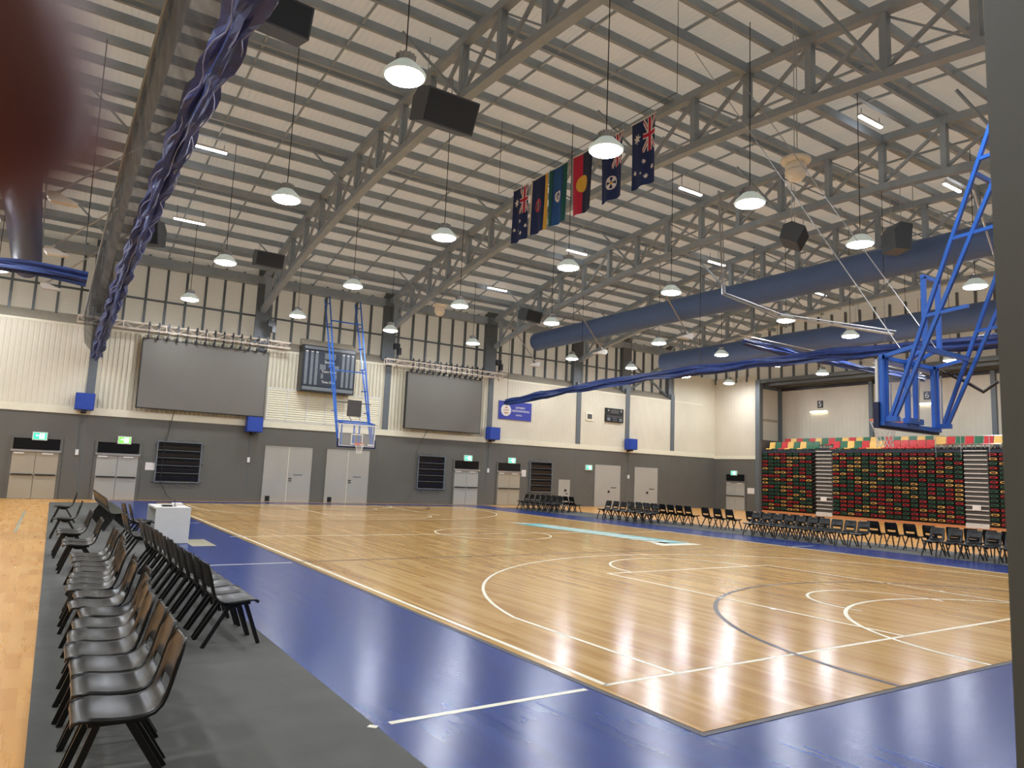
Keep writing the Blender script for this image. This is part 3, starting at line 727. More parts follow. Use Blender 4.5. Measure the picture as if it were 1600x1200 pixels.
def zc(y): return 7.85-.0031*(y-8.5)**2 if y > 8.5 else 7.85-.012*(8.5-y)**2
t = thing('divider_curtain', 'gathered blue divider curtain with dark net, running up the left', 'curtain', (-2.9, 12, 0))
K = 92; pts = [(0, -5.5+i*(30.9+5.5)/K-12, zc(-5.5+i*(36.4)/K)) for i in range(K+1)]
bundle(t, pts, .21, 'cloth', 3)
g = MB(); v = []; n = 60
for i in range(n+1):
    y = -5.5+i*36.4/n
    v += [(-.62, y-12, zc(y)+1.55), (-.5, y-12, zc(y)+.5+.05*math.sin(i)), (-.12, y-12, zc(y)+.02), (.22, y-12, zc(y)+.25), (.42, y-12, zc(y)+.9)]
g.add(v, [(5*i+k, 5*i+k+1, 5*i+k+6, 5*i+k+5) for i in range(n) for k in range(4)]); g.build('net', 'mesh', t, smooth=True)
g = MB(); 
for a in range(n): g.tube((-.62, -5.5+a*36.4/n-12, zc(-5.5+a*36.4/n)+1.55), (-.62, -5.5+(a+1)*36.4/n-12, zc(-5.5+(a+1)*36.4/n)+1.55), .035, 6)
g.build('support_pipe', 'steel', t)
t = thing('divider_curtain', 'long gathered blue divider curtain crossing high from the banner to the hoop', 'curtain', (17.9, 12, 0))
def zc2(y): return 6.45-.0021*(y-15)**2 if y > 15 else 6.45-.002*(15-y)**2
K = 60; pts = [(0, -5.5+i*(29.9+5.5)/K-12, zc2(-5.5+i*35.4/K)+.03*math.sin(i*1.3)) for i in range(K+1)]
bundle(t, pts, .16, 'cloth_b', 5, hem=False, tw=.5)
g = MB()
for y in (29.7, 22.9, 15.1, 7.3, -.5): g.tube((0, y-12, zc2(y)), (0, y-12, zb(y)-.1), .01, 5)
g.build('lifting_cable', 'cable', t)
t = thing('cross_curtain', 'gathered blue curtain crossing beyond the big duct', 'curtain', (19.0, 14, 0))
pts = [(i*.42+.3, 0, 7.7-.12*math.sin(PI*i/34)) for i in range(35)]
bundle(t, pts, .13, 'cloth_b', 8, hem=False, tw=.5)
MB().tube((0, 0, 7.95), (14.3, 0, 7.95), .025, 6).build('support_pipe', 'metal', t)
MB().tube((.95, 0, 7.8), (.95, 0, zb(14)), .01, 5).tube((14.2, 0, 7.8), (14.2, 0, zb(14)), .01, 5).build('lifting_cable', 'cable', t)
t = thing('cross_curtain', 'short gathered blue curtain at the left edge under the navy duct', 'curtain', (-4.1, 14, 0))
pts = [(-12.5+i*.42, 0, 5.9-.12*math.sin(i*.4)) for i in range(31)]
bundle(t, pts, .13, 'cloth_b', 9, hem=False, tw=.6)
MB().tube((-12.5, .02, 6.08), (.05, .02, 6.08), .03, 6).build('support_pipe', 'black', t)
MB().tube((0, 0, 6.), (-.08, 0, zb(14)), .012, 5).build('lifting_cable', 'cable', t)

# wedge units on diagonal rods
def wedge(x, y, z, s, label):
    t = thing('wedge_unit', label, 'sensor', (x, y, z), group='white wedge units on rods')
    g = MB().prism([(-.12, .1), (.0, .12), (.62, -.1), (.62, -.15), (-.02, -.16), (-.14, -.02)], -.16, .16); o = g.build('body', 'white', t); o.scale = (s, 1, 1)
    MB().tube((0, 0, .08), (s*.18, 0, .2), .05, 8).build('knuckle', 'white', t)
    L = 1.9
    MB().tube((s*.18, 0, .2), (s*(.18+L*.95), -.1, .2+L*.95), .03, 6).tube((s*(.18+L*.95), -.1, .2+L*.95), (s*(.18+L*.95), -.1, zb(y)-z+.2), .02, 6).build('rod', 'metal', t)
wedge(-4.95, 18., 9.0, 1, 'white wedge unit highest at left, partly behind the finger')
wedge(-5.0, 24.1, 8.95, 1, 'white wedge unit on a diagonal rod beside the navy duct')
wedge(-5.1, 30.2, 8.9, 1, 'white wedge unit lowest at left under the blue curtain')
wedge(19.35, 22.9, 8.35, -1, 'small white wedge unit under the big duct, middle one')
wedge(19.3, 17., 8.35, -1, 'small white wedge unit under the big duct, right one')
wedge(19.35, 28.9, 8.35, -1, 'small white wedge unit at the far end of the big duct')

# pipe frame hanging right of centre
MB().path([(14, 10.8, 11.8), (14, 10.6, 8.13), (14, 8.4, 7.0), (14, 4.9, 5.95)], .035, 8).path([(14.12, 10.8, 11.8), (14.12, 10.6, 8.2), (14.12, 8.4, 7.1), (14.12, 4.9, 6.05)], .02, 6).build('hanging_pipe', 'metal',
    label='pale bent pipe hanging in front of the big duct', cat='pipe')

# ------------------------------------------------------------------ flags
def star(a, b, cx, cy, r, n=7):
    dx, dy = a-cx, b-cy; d = math.hypot(dx, dy)
    if d > r: return False
    t = (math.atan2(dy, dx) % (2*PI/n))/(2*PI/n); t = abs(t-.5)*2
    return d < r*(.45+.55*t**1.5)
def jack(x, y):     # x 0..1, y .5..1
    a = x*2-1; b = (y-.75)*4/2
    if abs(b) < .1 or abs(a)*1 < .1: return 'f_red'
    if abs(b) < .17 or abs(a) < .17: return 'f_white'
    d = min(abs(a*.5-b), abs(a*.5+b))/1.118
    return 'f_red' if d < .035 else ('f_white' if d < .11 else None)
def au(x, y):
    if x < 1 and y > .5: return jack(x, y) or 'f_navy'
    if star(x, y, .5, .25, .17): return 'f_white'
    for cx, cy, r in ((1.5, .13, .085), (1.27, .56, .085), (1.5, .86, .085), (1.74, .64, .085), (1.6, .45, .05)):
        if star(x, y, cx, cy, r): return 'f_white'
    return 'f_navy'
def qld(x, y):
    if x < 1 and y > .5: return jack(x, y) or 'f_navy'
    dx, dy = x-1.45, y-.5; d = math.hypot(dx, dy)
    if d < .22:
        if d < .045: return 'f_gold'
        ang = math.atan2(dy, dx) % (PI/2); ang = min(ang, PI/2-ang)
        return 'f_navy' if (d < .18 and ang < .34) else 'f_white'
    return 'f_navy'
def abo(x, y):
    if math.hypot(x-1., y-.5) < .28: return 'f_gold'
    return 'f_blk' if y > .5 else 'f_red'
def tsi(x, y):
    if y > .8 or y < .2: return 'f_green'
    if .2 <= y < .225 or .775 < y <= .8: return 'f_navy'
    dx, dy = x-1.0, y-.5; d = math.hypot(dx*1., dy*1.15)
    if .12 < d < .21 and not (dy > .0 and abs(dx) < .06 and False) and dx > -.16: return 'f_white'
    if star(x, y, 1.02, .5, .08, 5): return 'f_white'
    return 'f_tblue'
def ssi(x, y):
    if y > .86: return 'f_gold'
    if y < .07: return 'f_cream'
    dx, dy = (x-1.0)*.85, (y-.47); d = math.hypot(dx, dy)
    if .13 < d < .21: return 'f_rose'
    if abs(dy) < .03 and abs(dx) < .13: return 'f_cream'
    return 'f_navy'
flags = [(13.25, au, 'Australian flag, leftmost of the hanging row'), (12.22, ssi, 'navy flag with yellow edge and reddish ring emblem'),
         (11.25, tsi, 'blue and green flag with white headdress emblem'), (10.1, abo, 'red and black flag with a yellow disc'),
         (8.85, qld, 'blue flag with a union jack and round white badge'), (7.65, au, 'Australian flag, rightmost and nearest of the row')]
fm = list(['f_'+k for k in FC])
for i, (yc, fn, lab) in enumerate(flags):
    t = thing('hanging_flag', lab+', hung upright from a wire', 'flag', (7.5, yc, 11.0), group='flags on the wire')
    W, H, nx, nz = .86, 1.78, 56, 112; g = MB(); v = []
    for b in range(nz+1):
        for a in range(nx+1):
            u = a/nx; w = b/nz
            v.append((.035*math.sin(u*9+i+w*1.5)*(.3+w), (u-.5)*W*(1-.04*w), -w*H-.03*math.sin(u*PI)*(1-w)))
    f = []; I = []
    for b in range(nz):
        for a in range(nx):
            f.append((b*(nx+1)+a, b*(nx+1)+a+1, (b+1)*(nx+1)+a+1, (b+1)*(nx+1)+a))
            I.append(fm.index(fn((b+.5)/nz*2, 1-(a+.5)/nx)))
    g.V = v; g.F = f; g.I = I
    me = g.mesh('cloth', fm, True); o = put('cloth', me, t)
    MB().tube((0, -W/2-.02, .01), (0, W/2+.02, .01), .012, 6).build('header_rod', 'white', t)
    MB().tube((0, -W/2, .01), (0, -W/2, .22), .004, 4).tube((0, W/2, .01), (0, W/2, .22), .004, 4).build('tie', 'white', t)
MB().tube((7.5, 6.5, 11.22), (7.5, 14.6, 11.22), .008, 5).tube((7.5, 14.6, 11.22), (7.5, 14.6, zr(14.6)-.2), .008, 5).tube((7.5, 6.5, 11.22), (7.5, 6.5, zr(6.5)-.2), .008, 5).build('flag_wire', 'cable',
    label='thin wire line carrying the six hanging flags', cat='wire')

# ------------------------------------------------------------------ hoops
def hoop(label, yb, s, top_z):
    """board face at y=yb; s=+1 court is towards +Y"""
    t = thing('basketball_hoop', label, 'basketball hoop', (7.5 if s > 0 else 7.78, yb, 0 if s > 0 else -.08), 0 if s > 0 else PI, group='ceiling-hung basketball hoops')
    b = MB().box(-.9, .9, -.015, .0, 2.9, 3.95).build('backboard', 'glass', t)
    MB().box(-.9, .9, -.03, .012, 2.9, 2.95).box(-.9, .9, -.03, .012, 3.9, 3.95).box(-.9, -.85, -.03, .012, 2.95, 3.9).box(.85, .9, -.03, .012, 2.95, 3.9).build('board_border', 'white', b)
    MB().box(-.295, .295, .0, .006, 3.0, 3.05).box(-.295, .295, .0, .006, 3.45, 3.5).box(-.295, -.245, .0, .006, 3.05, 3.45).box(.245, .295, .0, .006, 3.05, 3.45).build('target_square', 'white', b)
    MB().box(-.94, .94, -.06, .03, 2.84, 2.92).box(-.94, -.88, -.06, .03, 2.92, 3.25).box(.88, .94, -.06, .03, 2.92, 3.25).build('edge_padding', 'padding', b)
    MB().box(-.82, -.55, .0, .004, 2.98, 3.05).build('maker_plate', 'white', b)
    rim = MB(); pts = [(.225*math.sin(2*PI*k/24), .375+.225*math.cos(2*PI*k/24), 3.05) for k in range(25)]
    rim.path(pts, .012, 6).box(-.09, .09, .0, .16, 2.99, 3.05).beam((-.08, 0, 3.04), (-.15, .25, 3.05), .02, .01).beam((.08, 0, 3.04), (.15, .25, 3.05), .02, .01); rim.build('rim', 'orange', t)
    net = MB(); nn = 12; lv = 6
    def np_(k, l):
        rr = (.225, .2, .172, .15, .135, .125, .13)[l]; a = 2*PI*(k+.5*(l % 2))/nn
        return (rr*math.sin(a), .375+rr*math.cos(a), 3.04-.075*l)
    for l in range(lv):
        for k in range(nn):
            net.tube(np_(k, l), np_(k, l+1), .005, 4, cap=False); net.tube(np_(k, l), np_(k+(1 if l % 2 else -1), l+1), .005, 4, cap=False)
    net.build('net', 'net', t)
    # rear steel frame behind the board
    fr = MB()
    for x in (-.86, -.74, .74, .86): fr.box(x-.028, x+.028, -.11, -.05, 2.93, 4.02)
    fr.box(-.9, .9, -.11, -.05, 3.95, 4.01).box(-.9, .9, -.12, -.04, 2.88, 2.95)
    fr.build('board_frame', 'bluesteel', t)
    MB().box(-.16, -.1, -.13, -.06, 2.92, 3.98).box(.1, .16, -.13, -.06, 2.92, 3.98).box(-.22, .22, -.17, -.06, 2.96, 3.05).build('rim_support', 'bluesteel', t)
    MB().tube((-.8, -.18, 2.98), (-.8, -.18, 3.55), .016, 6).tube((.8, -.18, 2.98), (.8, -.18, 3.85), .016, 6).tube((0, -.2, 3.), (0, -.22, 3.7), .012, 6).build('spring_rod', 'metal', t)
    # two ladder masts leaning away from the court
    k = .372
    def A(z): return -.2-(z-3.03)*k
    def B(z): return -.28-(min(z, 5.0)-3.03)*(k+.33)-max(0, z-5.0)*k
    for sx in (-1, 1):
        x = sx*.82
        ms = MB().beam((x, A(3.0), 3.0), (x, A(top_z), top_z), .05, .06, up=(1, 0, 0)).beam((x, B(3.0), 3.0), (x, B(top_z), top_z), .05, .06, up=(1, 0, 0))
        z = 4.55
        while z < top_z: ms.beam((x, A(z), z), (x, B(z+.05), z+.05), .05, .05); z += 1.12
        ms.box(x-.05, x+.05, B(3.0)-.05, A(3.0)+.05, 2.94, 3.02)
        ms.build('mast', 'bluesteel', t)
    cb = MB().beam((-.82, A(4.1), 4.1), (.82, A(4.1), 4.1), .06, .08).beam((-.82, A(4.1), 4.1), (-.8, -.1, 4.), .06, .06).beam((.82, A(4.1), 4.1), (.8, -.1, 4.), .06, .06)
    for zz in (6.6, 9.2): MB().beam((-.82, A(zz), zz), (.82, A(zz), zz), .05, .06).build('cross_member', 'bluesteel', t)
    cb.build('cross_member', 'bluesteel', t)
    if s < 0: return t
    # height adjuster
    ad = MB().box(-.26, -.19, -.48, -.42, 4.15, 5.35).box(.19, .26, -.48, -.42, 4.15, 5.35).box(-.27, .27, -.48, -.42, 5.32, 5.38).beam((-.2, -.45, 4.2), (-.1, -.1, 4.0), .06, .06).beam((.2, -.45, 4.2), (.1, -.1, 4.0), .06, .06)
    ad.build('height_adjuster', 'bluesteel', t)
    MB().tube((-.7, A(6.4), 6.4), (.7, A(5.6), 5.6), .015, 6).build('brace_rod', 'metal', t)
    MB().path([(.7, -.25, 3.9), (.9, -.5, 3.75), (1.0, -.75, 3.55), (.95, -1., 3.7)], .03, 6).build('hose', 'black', t)
    return t
h1 = hoop('near basketball hoop on blue ladder masts, seen from behind at right', 1.2, 1, 11.6)
g = MB().tube((-.8, -.35, 4.1), (-.8, 4.0, 11.3), .009, 6).tube((.8, -.2, 4.2), (.8, 4.1, 11.3), .009, 6); g.build('stay_cable', 'metal', h1)
h2 = hoop('far basketball hoop on blue masts in front of the grey doors', 26.8, -1, 10.5)
MB().box(-.32, .32, -.7, -.52, 4.35, 5.12).build('shot_clock_box', 'stand_grey', h2)
MB().tube((-.26, -.6, 4.4), (-.2, -.1, 3.95), .02, 6).tube((.26, -.6, 4.4), (.2, -.1, 3.95), .02, 6).beam((-.85, -.72, 5.), (.85, -.72, 5.), .04, .05).build('clock_bracket', 'steel_d', h2)

# ------------------------------------------------------------------ black shell chairs
def chair_meshes():
    prof = [(.25, .405), (.246, .43), (.215, .445), (.15, .443), (.06, .432), (-.03, .426), (-.1, .43), (-.15, .447), (-.185, .48), (-.205, .525), (-.222, .585), (-.238, .65), (-.256, .72), (-.272, .785), (-.278, .815), (-.286, .822)]
    halfw = [.185, .205, .217, .222, .222, .218, .214, .21, .205, .203, .202, .2, .198, .19, .17, .15]
    n = 12; np_ = len(prof); P = [Vector((p[0], 0, p[1])) for p in prof]
    top = []; bot = []
    for i in range(np_):
        d = (P[min(i+1, np_-1)]-P[max(i-1, 0)]).normalized(); nn = Vector((-d.z, 0, d.x))
        if nn.z < 0 and i < 8: nn = -nn
        if i >= 8 and nn.x < 0: nn = -nn
        for k in range(n+1):
            u = k/n*2-1; dish = .014*u*u*(1 if 2 < i < 13 else .3)+(-.01 if 8 < i < 14 else 0)*(1-u*u)
            a = P[i]+nn*dish; a = Vector((a.x, u*halfw[i], a.z)); top.append(a); bot.append(a-nn*.011)
    v = top+bot; N = len(top); f = []; keep = set()
    for i in range(np_-1):
        for k in range(n):
            if (i == 9 and 2 <= k <= 9): continue
            keep.add((i, k))
    def q(i, k, o=0): return o+i*(n+1)+k
    for i, k in keep:
        f.append((q(i, k), q(i, k+1), q(i+1, k+1), q(i+1, k))); f.append((q(i, k, N), q(i+1, k, N), q(i+1, k+1, N), q(i, k+1, N)))
        for (di, dk), (a, b) in (((-1, 0), (q(i, k), q(i, k+1))), ((1, 0), (q(i+1, k+1), q(i+1, k))), ((0, -1), (q(i+1, k), q(i, k))), ((0, 1), (q(i, k+1), q(i+1, k+1)))):
            if (i+di, k+dk) not in keep: f.append((a, b, b+N, a+N))
    g = MB(); g.add(v, f)
    # side rims
    for s in (-1, 1):
        g.path([Vector((P[i].x, s*halfw[i], P[i].z+.0)) for i in range(1, np_)], .011, 5)
    shell = g.mesh('shell', 'plastic', True)
    fr = MB().box(-.12, .17, -.17, -.13, .395, .425).box(-.12, .17, .13, .17, .395, .425).box(-.06, .1, -.14, .14, .385, .42)
    fr.path([(.1, -.08, .39), (.05, -.06, .365), (-.02, -.06, .36), (-.08, -.09, .39)], .02, 5)
    frame = fr.mesh('seat_frame', 'leg')
    legs = []
    for s in (-1, 1):
        legs.append(MB().beam((.12, s*.165, .42), (.27, s*.2, .0), .022, .038, up=(1, 0, 0)).mesh('leg', 'leg'))
        legs.append(MB().beam((-.02, s*.165, .42), (-.28, s*.2, .0), .022, .038, up=(1, 0, 0)).mesh('leg', 'leg'))
    return shell, frame, legs
SH, FRM, LG = chair_meshes()
chair = thing('stacking_chair', 'x', 'chair')
put('shell', SH, chair); put('seat_frame', FRM, chair)
for l in LG: put('leg', l, chair)
used = [False]
def place(x, y, rz, label, group, z=.012):
    if not used[0]: used[0] = True; chair.location = (x, y, z); chair.rotation_euler = (0, 0, rz); chair['label'] = label; chair['group'] = group; return chair
    return dup(chair, (x, y, z), rz, label, group)
rnd = random.Random(4)
A = [-.56, -.05, .43, .9, 1.38, 1.85, 2.36, 2.81, 3.35, 3.84, 4.29, 4.74, 5.22, 5.72, 6.25, 6.78, 8.35, 8.9, 10.35, 10.85, 13.9, 18.4]
for i, y in enumerate(A):
    x = (-3.95, -3.93, -3.92, -3.94, -3.91, -3.86, -3.79, -3.86, -3.80, -3.86, -3.83, -3.80, -3.74, -3.72, -3.73, -3.73, -3.80, -3.78, -3.84, -3.84, -3.85, -3.78)[i]
    place(x, y+.22, PI+rnd.uniform(-.03, .03), 'black plastic chair facing the left wall, %s from the camera in the leftmost row' % (ORD[i] if i < 20 else ('second farthest' if i == 20 else 'farthest')), 'leftmost row of chairs on the near mat')
B = [2.69+.485*i for i in range(13)]
for i, y in enumerate(B):
    place(-2.68+rnd.uniform(-.015, .015), y+.22, rnd.uniform(-.03, .03), 'black plastic chair facing the court, %s nearest in the row on the left mat' % ORD[i], 'chairs facing the court on the near mat')
for i, y in enumerate((9.75, 10.25)):
    place(-2.78, y+.2, .05, 'black plastic chair just before the white desk, %s of the pair' % ('nearer', 'farther')[i], 'pair of chairs before the desk')
place(-2.42, 13.1, 0, 'black plastic chair pushed in at the open side of the white desk', 'desk chairs')
place(-2.5, 13.65, .1, 'black plastic chair beyond the one at the white desk', 'desk chairs')
for i in range(11):
    place(-2.7, 15.9+.5*i, 0, 'black plastic chair in the far group behind the desk, %s nearest' % ORD[i], 'far left chairs behind the desk')
# across the court
fr_rows = [('first group from the left', [27.2-.5*i for i in range(7)]), ('second group from the left', [20.5-.51*i for i in range(7)]),
           ('long middle group', [12.25-.46*i for i in range(10)]), ('rightmost group by the pillar', [5.85-.5*i for i in range(6)])]
for gn, ysl in fr_rows:
    for i, y in enumerate(ysl):
        place(17.6, y, PI+rnd.uniform(-.04, .04), 'black chair facing us across the court, %s of the %s' % (ORD[i], gn), 'front chairs across the court')
bk_rows = [('first group from the left', [26.9-.5*i for i in range(6)]), ('second group from the left', [19.9-.5*i for i in range(8)]), ('small group of three', [15.45-.62*i for i in range(3)]),
           ('row behind the middle group', [13.2-.5*i for i in range(7)]), ('group between two front groups', [8.3-.6*i for i in range(4)]), ('row behind the rightmost group', [5.8-.5*i for i in range(6)])]
for gi, (gn, ysl) in enumerate(bk_rows):
    for i, y in enumerate(ysl):
        place(18.95, y, rnd.uniform(-.04, .04), 'black chair back across the court, %s of the %s' % (ORD[i], gn), 'back chairs across the court')

# ------------------------------------------------------------------ white desk
t = thing('reception_desk', 'white box desk with open left side beside the chairs', 'desk', (-1.86, 13.3, .012))
MB().box(-.36, .36, -.72, .72, .75, .79).build('desktop', 'white', t)
MB().box(-.36, .36, -.72, -.69, 0, .75).build('end_panel', 'white', t); MB().box(-.36, .36, .69, .72, 0, .75).build('end_panel', 'white', t)
MB().box(.33, .36, -.69, .69, 0, .75).build('front_panel', 'white', t); MB().box(-.2, .33, -.69, .69, .5, .52).build('shelf', 'white', t)
MB().box(-.1, .1, -.16, .1, 0, .035).build('control_unit', 'black', loc=None, label='small black control unit on top of the white desk', cat='console').location = (-1.95, 13.05, .802)
MB().box(-.1, .1, -.14, .14, 0, .06).build('paper_stack', 'paper', label='stack of white papers on top of the white desk', cat='paper').location = (-1.68, 13.4, .802)
MB().lathe([(0, 0), (.04, 0), (.04, .01), (.008, .012), (.008, .14), (.015, .15), (0, .16)], (0, 0, 0), 10).build('microphone', 'black', label='small black stand microphone on the white desk', cat='microphone').location = (-1.78, 13.05, .802)

# ------------------------------------------------------------------ retractable seating
XB = 37.0; Z0 = .33; DZ = .2405; NR = 16; PT = .4765
st = thing('retractable_stand', 'closed retractable seating stand with white-edged aisle steps', 'grandstand', (XB, 17, 0))
def stb(name, m, *b):
    g = MB()
    for q in b: g.box(q[0]-XB, q[1]-XB, q[2]-17, q[3]-17, q[4], q[5])
    return g.build(name, m, st)
YE = 8.2
stb('core', 'stand_dark', (37.2, 37.9, YE, 26.7, .1, 4.0))
stb('skirt', 'brown', (37.02, 37.2, YE, 26.7, .0, .16))
stb('end_frame', 'stand_grey', (37.0, 39.3, 26.72, 26.9, .0, 4.95))
for r in range(NR):
    z = Z0+DZ*r
    stb('row_rail', 'stand_dark', (37.04, 37.2, YE, 22.66, z-.085, z-.06), (37.04, 37.2, 21.45, 26.7, z-.085, z-.06)) if False else stb('row_rail', 'stand_dark', (36.98, 37.2, YE, 12.6, z+.09, z+.115), (36.98, 37.2, 13.82, 21.46, z+.09, z+.115), (36.98, 37.2, 22.64, 26.7, z+.085, z+.115))
for a, b in ((12.62, 13.8), (21.48, 22.62)):
    for r in range(NR+1):
        z = Z0-.06+DZ*r
        stb('aisle_step', ['stand_grey', 'nosing'][0], (37.1, 37.2, a, b, z-.2, z))
        stb('step_nosing', 'nosing', (37.0, 37.14, a+.02, b-.02, z-.01, z+.045))
    stb('kick_plate', 'nosing', (36.98, 37.04, a+.02, b-.02, .06, .28))
    stb('notice_plate', 'paper', (36.96, 37.0, (a+b)/2-.2, (a+b)/2+.2, 1.0, 1.28))
stb('upper_deck', 'stand_grey', (37.1, 39.4, YE, 26.7, 4.02, 4.1))
stb('deck_edge', 'navyboard', (37.05, 37.12, YE, 26.7, 4.05, 4.2))
stb('upper_step', 'stand_grey', (38.3, 39.4, YE, 26.7, 4.1, 4.42))
g = MB()
for a in (14.6, 11.2): 
    pass
for y in (15.2, 13.9, 12.5, 10.9): g.tube((.02, y-17, 3.75), (.02, y-17, 4.95), .022, 6)
g.tube((.02, 10.9-17, 4.93), (.02, 15.2-17, 4.93), .018, 6).tube((.02, 10.9-17, 4.5), (.02, 15.2-17, 4.5), .014, 6); g.build('guard_rail', 'metal', st)
CN = {'r': 'red', 'g': 'green', 'y': 'yellow'}
# folded seats: a rounded lozenge shell with a slot
def folded(c):
    g = MB(); n = 18; w, h = .198, .072
    def el(q, x, dz=0): return [(x, q*w*math.copysign(abs(math.cos(2*PI*k/n))**.7, math.cos(2*PI*k/n)), dz+q*h*math.copysign(abs(math.sin(2*PI*k/n))**.8, math.sin(2*PI*k/n))*(1 if math.sin(2*PI*k/n) > 0 else .75)) for k in range(n)]
    L = [el(.98, .1), el(1., .03), el(.92, 0), el(.66, 0, -.004)]
    v = sum(L, []); g.add(v, [(j*n+k, j*n+(k+1) % n, (j+1)*n+(k+1) % n, (j+1)*n+k) for j in range(3) for k in range(n)], 0)
    L = [el(.66, 0, -.004), el(.6, .05, -.004)]; v = sum(L, []); g.add(v, [(k, (k+1) % n, n+(k+1) % n, n+k) for k in range(n)]+[tuple(n+k for k in range(n))], 1)
    return g
FM = {c: folded(c).mesh('folded_seat', [CN[c], CN[c]+'_in'], False) for c in 'rgy'}
rr = random.Random(11)
cols = []
for b, (y0, n) in enumerate(((12.6, 3), (21.46, 16), (26.68, 8))):
    for k in range(n): cols.append((y0-PT*(k+.5), b, k))
# nearest columns first
order = sorted(cols, key=lambda c: c[0])
blk = {0: ('right of the right aisle', 3), 1: ('right of the left aisle', 16), 2: ('left of the left aisle', 8)}
left_over = MB(); mats_lo = ['red', 'red_in', 'green', 'green_in', 'yellow', 'yellow_in']; cnt = 0
for (y, b, k) in order:
    if y < 11.3: continue
    for r in range(NR):
        c = rr.choice('rrrgggyy'); z = Z0+DZ*r
        if cnt < 300:
            kk = k if b < 2 else 7-k
            put('folded_seat', FM[c], None, (XB-.0, y, z), 0, '%s folded stand seat, %s row up, %s seat %s' % (CN[c], ORD[r], ORD[kk], blk[b][0]), 'seat', 'folded stand seats'); cnt += 1
        else:
            g = folded(c); o = {'r': 0, 'g': 2, 'y': 4}[c]
            n0 = len(left_over.V); left_over.V += [(p[0]+XB, p[1]+y, p[2]+z) for p in g.V]
            left_over.F += [tuple(n0+i for i in ff) for ff in g.F]; left_over.I += [o+i for i in g.I]
left_over.build('folded_seats', mats_lo, label='remaining folded red, green and yellow seats left of the left aisle', cat='seats', kind='stuff')
# upright seats on top
def upright(c):
    g = MB()
    pr = [(.0, .1), (.03, .12), (.06, .3), (.11, .5), (.13, .52), (.155, .5), (.1, .28), (.08, .08)]
    g.prism(pr, -.215, .215); return g.mesh('backrest', CN[c])
def seatpan(c):
    g = MB(); g.prism([(-.36, .03), (-.34, .075), (-.1, .06), (.04, .09), (.06, .05), (-.1, .02), (-.34, .0)], -.21, .21); return g.mesh('seat_pan', CN[c])
UB = {c: upright(c) for c in 'rgy'}; UP = {c: seatpan(c) for c in 'rgy'}
UL = MB().box(-.05, .0, -.17, -.13, -.18, .05).box(-.05, .0, .13, .17, -.18, .05).mesh('bracket', 'white')
seqf = 'ygrygygg'+'..'+'rgygryyrrrrrr'
seqb = 'ryrgrygrgyrygygrgygygygyrgrg'
def upseat(c, x, y, z, lab):
    t = thing('stand_seat', lab, 'seat', (x, y, z), 0, 'upright seats on top of the stand'); put('backrest', UB[c], t); put('seat_pan', UP[c], t); put('bracket', UL, t)
yy = 26.68
for i, c in enumerate(seqf):
    y = 26.45-PT*(i+.5)
    if c != '.': upseat(c, 37.45, y, 4.28, '%s upright seat on top of the stand, front row, %s from its left end' % (CN[c], ORD[i] if i < 20 else 'last'))
for i, c in enumerate('yrgrgrygrg'):
    y = 26.45-PT*(23+i+.5)
    if y > YE+.3: upseat(c, 37.75, y, 4.48, '%s upright seat on top of the stand by the guard rail, %s from left' % (CN[c], ORD[i]))
for i, c in enumerate(seqb[:22]):
    y = 26.2-PT*(i+.5)
    upseat(c, 38.75, y, 4.6, '%s upright seat on top of the stand, back row, %s from the left' % (CN[c], ORD[i] if i < 20 else ('twenty-first', 'twenty-second')[i-20]))

# ------------------------------------------------------------------ near pillar and fingertip
t = thing('near_pillar', 'dark painted pillar close to the camera at the right edge', 'pillar', (-2.24, -4.2, 0))
MB().box(0, .5, -.8, 0, 0, 5.2).build('shaft', 'pillar', t)

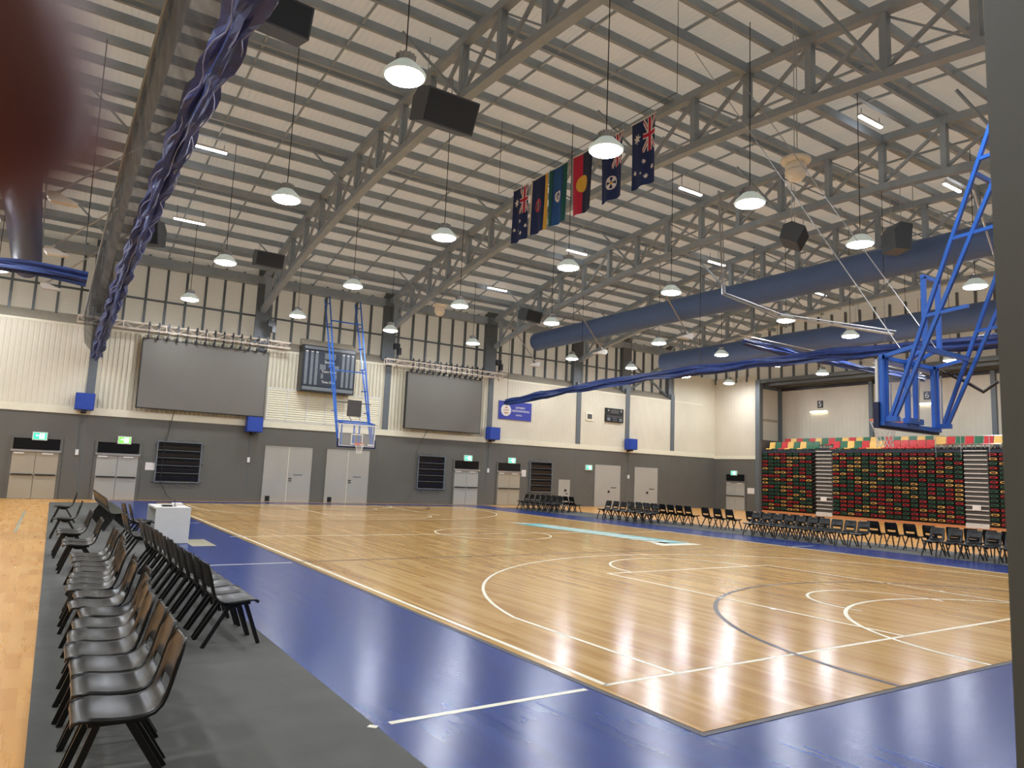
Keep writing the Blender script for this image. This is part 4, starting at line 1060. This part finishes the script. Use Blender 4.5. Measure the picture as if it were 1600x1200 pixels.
# ------------------------------------------------------------------ camera
yaw, pitch, roll = 0.5771116, 0.1256543, 0.0423796
C0 = Vector((-4.485987, -5.120425, 1.863517)); FPX = 1114.612
f = Vector((math.sin(yaw)*math.cos(pitch), math.cos(yaw)*math.cos(pitch), math.sin(pitch)))
r0 = Vector((math.cos(yaw), -math.sin(yaw), 0)); u0 = r0.cross(f)
r = r0*math.cos(roll)+u0*math.sin(roll); u = -r0*math.sin(roll)+u0*math.cos(roll)
cd = bpy.data.cameras.new('camera'); cam = bpy.data.objects.new('camera', cd); COL.objects.link(cam)
cam.matrix_world = Matrix(((r.x, u.x, -f.x, C0.x), (r.y, u.y, -f.y, C0.y), (r.z, u.z, -f.z, C0.z), (0, 0, 0, 1)))
cd.sensor_fit = 'HORIZONTAL'; cd.sensor_width = 36; cd.lens = FPX/1600*36
cd.clip_start = .005; cd.clip_end = 200
cd.dof.use_dof = True; cd.dof.focus_distance = 14; cd.dof.aperture_fstop = 6.6
S.camera = cam
# fingertip resting at the lens (a finger of the photographer)
def cp(x, y, d): return C0+(r*((x-800)/FPX)+u*(-(y-600)/FPX)+f)*d
tip = cp(-62, 125, .045)
ax = (u*.93-r*.33-f*.12).normalized()
seg = [(-.0075, .0032), (-.006, .0056), (-.003, .0075), (.002, .0084), (.010, .0086), (.018, .0085), (.024, .009), (.030, .0088), (.040, .0092), (.050, .0098), (.056, .0094), (.07, .010), (.085, .0108)]
fg = thing('finger', 'blurred reddish fingertip covering the upper left corner', 'finger', tuple(tip))
MB().path([ax*a+(-f*max(0, a-.025)*.35) for a, _ in seg], [b for _, b in seg], 18).build('fingertip', 'skin', fg, smooth=True)
nb = MB(); side = ax.cross(f).normalized(); v = []
for i in range(6):
    for k in range(7):
        a = -.004+.012*i/5; b = (k-3)/3*.0052*(1 if 0 < i < 5 else .8)
        v.append(ax*a+side*b+f*(math.sqrt(max(0, .0088**2-b*b))*1.0+.0002))
nb.add(v, [(i*7+k, i*7+k+1, (i+1)*7+k+1, (i+1)*7+k) for i in range(5) for k in range(6)]); nb.build('fingernail', 'nail', fg, smooth=True)

# ------------------------------------------------------------------ world and view
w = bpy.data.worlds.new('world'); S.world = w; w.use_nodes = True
w.node_tree.nodes['Background'].inputs[0].default_value = (.95, .98, 1, 1); w.node_tree.nodes['Background'].inputs[1].default_value = .56  # added daylight outside, seeps through the translucent sheets as fill
S.view_settings.view_transform = 'Standard'; S.view_settings.look = 'None'; S.view_settings.gamma = 1; S.view_settings.use_curve_mapping = False
S.view_settings.exposure = 0.35
S.cycles.use_denoising = True
S.cycles.max_bounces = 10; S.cycles.diffuse_bounces = 6; S.cycles.glossy_bounces = 4; S.cycles.transparent_max_bounces = 12
S.cycles.sample_clamp_indirect = 8
